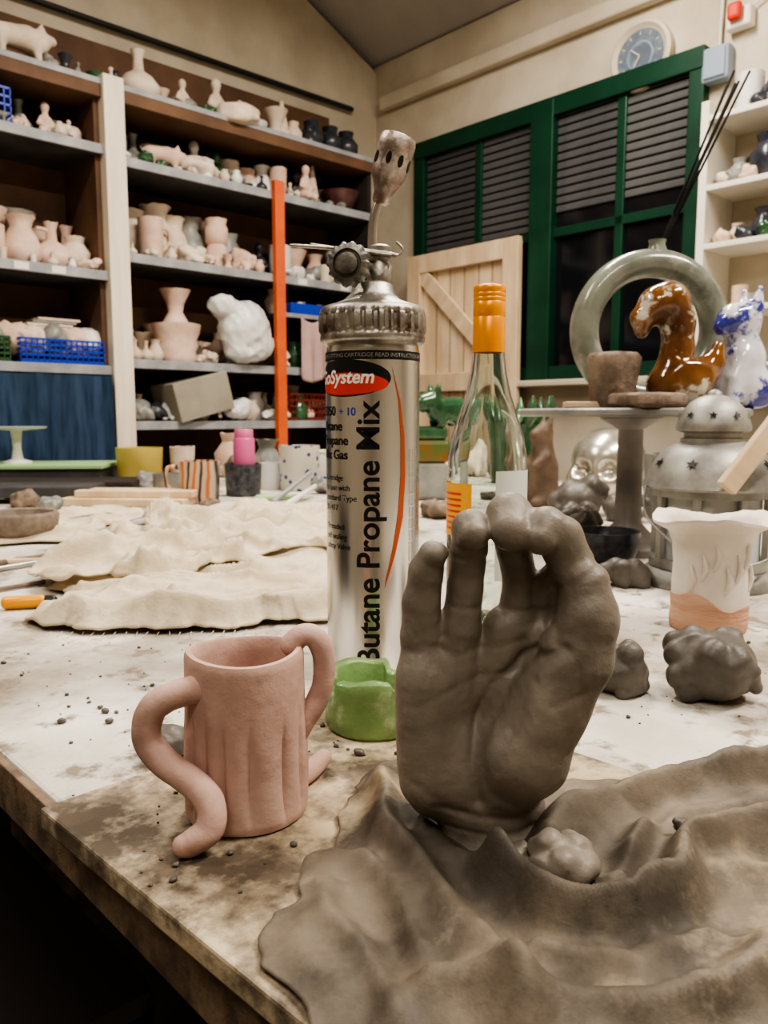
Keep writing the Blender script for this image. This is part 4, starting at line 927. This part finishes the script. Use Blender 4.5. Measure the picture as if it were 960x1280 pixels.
box('dark_tray',(.50,.20,.035),(-.98,2.36,T+.018),mDark,.004,(0,0,.1)); box('paper_stack',(.40,.22,.012),(-.78,2.16,T+.006),mPine,.001,(0,0,-.2))
box('dark_tray',(.34,.14,.03),(-.92,2.08,T+.030),mShelf,.004,(0,0,.05))
b=[box('box_body',(.60,.26,.058),(-1.20,2.60,T+.029),mShelf,.003,(0,0,.1)),box('green_top',(.62,.28,.012),(-1.20,2.60,T+.064),mGreenMat,.002,(0,0,.1))]
group('green_topped_box',b)
lathe('white_cake_stand',[(0,0),(.045,0),(.045,.006),(.018,.014),(.013,.05),(.018,.105),(.09,.112),(.095,.118),(.09,.118),(0,.116)],(-1.19,2.60,T+.070),mWhiteCer,40)
stick('palette_knife',(-.28,2.02,T+.006),(-.20,2.16,T+.07),.007,.006,mGreyInk)
stick('palette_knife',(-.24,1.95,T+.006),(-.19,2.20,T+.03),.007,.006,mWhiteCer)
stick('green_tool',(-.33,2.08,T+.008),(-.22,2.12,T+.01),.010,.006,mGreenMat)
pot('glazed_rocket_vase','cyl',0,0,.14,mGreyClay).location=(.62,1.75,T)
lump('clay_scrap_pile',(.75,2.1,T),.08,mGreyClay,171,.7,9,22,.2)
lump('clay_scrap_pile',(.40,2.60,T),.07,mLump,172,.7,9,22,.2)
lump('clay_scrap_pile',(.12,1.75,T),.04,mRough,173,.5,9,22,.2); lump('clay_scrap_pile',(.22,1.62,T),.035,mLump,174,.5,9,22,.2)
box('ware_board',(.10,.05,.010),(.335,1.27,ZP+.0055),mPine,.002,(0,0,-.1))
# blue tub on the floor under the table
tub=[rbox('base',.42,.80,.25,.65,.0,.01,mBlue)]
for a in ((.42,.43,.25,.65),(.79,.80,.25,.65),(.42,.80,.25,.26),(.42,.80,.64,.65)): tub.append(rbox('side',*a,.01,.30,mBlue))
join('blue_plastic_tub',tub)
# ================================================================ LIGHTS
def area(name,loc,size,sy,energy,col=(1,.92,.81)):
    l=bpy.data.lights.new(name,'AREA'); l.shape='RECTANGLE'; l.size=size; l.size_y=sy; l.energy=energy; l.color=col
    o=bpy.data.objects.new(name,l); COL.objects.link(o); o.location=loc; o.rotation_euler=(0,0,ANG); return o
for i,(s,r,e) in enumerate([(1.7,1.5,48),(1.5,-.5,60),(-.6,1.7,28),(-.7,-.6,24)]):  # last entry: unseen camera-side lamp, used as fill to brighten the foreground
    z=2.95
    area('tube_light_lamp',RW(s,r,z-.06),1.3,.14,e)
    rbox('ceiling_lamp',s-.66,s+.66,r-.08,r+.08,z-.045,z,mWhite,.006)
w=bpy.data.worlds.new('World'); S.world=w; w.use_nodes=True; w.node_tree.nodes['Background'].inputs[0].default_value=(1,.93,.85,1); w.node_tree.nodes['Background'].inputs[1].default_value=.1
# ================================================================ CAMERA
cam=bpy.data.cameras.new('camera'); co=bpy.data.objects.new('camera',cam); COL.objects.link(co)
co.location=(0,0,.96); co.rotation_euler=(math.radians(90-6.84),0,0)
cam.sensor_fit='VERTICAL'; cam.sensor_height=36; cam.lens=28.125; cam.clip_start=.02
cam.dof.use_dof=True; cam.dof.focus_distance=.45; cam.dof.aperture_fstop=18
S.camera=co
S.view_settings.view_transform='AgX'; S.view_settings.look='AgX - High Contrast'; S.view_settings.exposure=.15
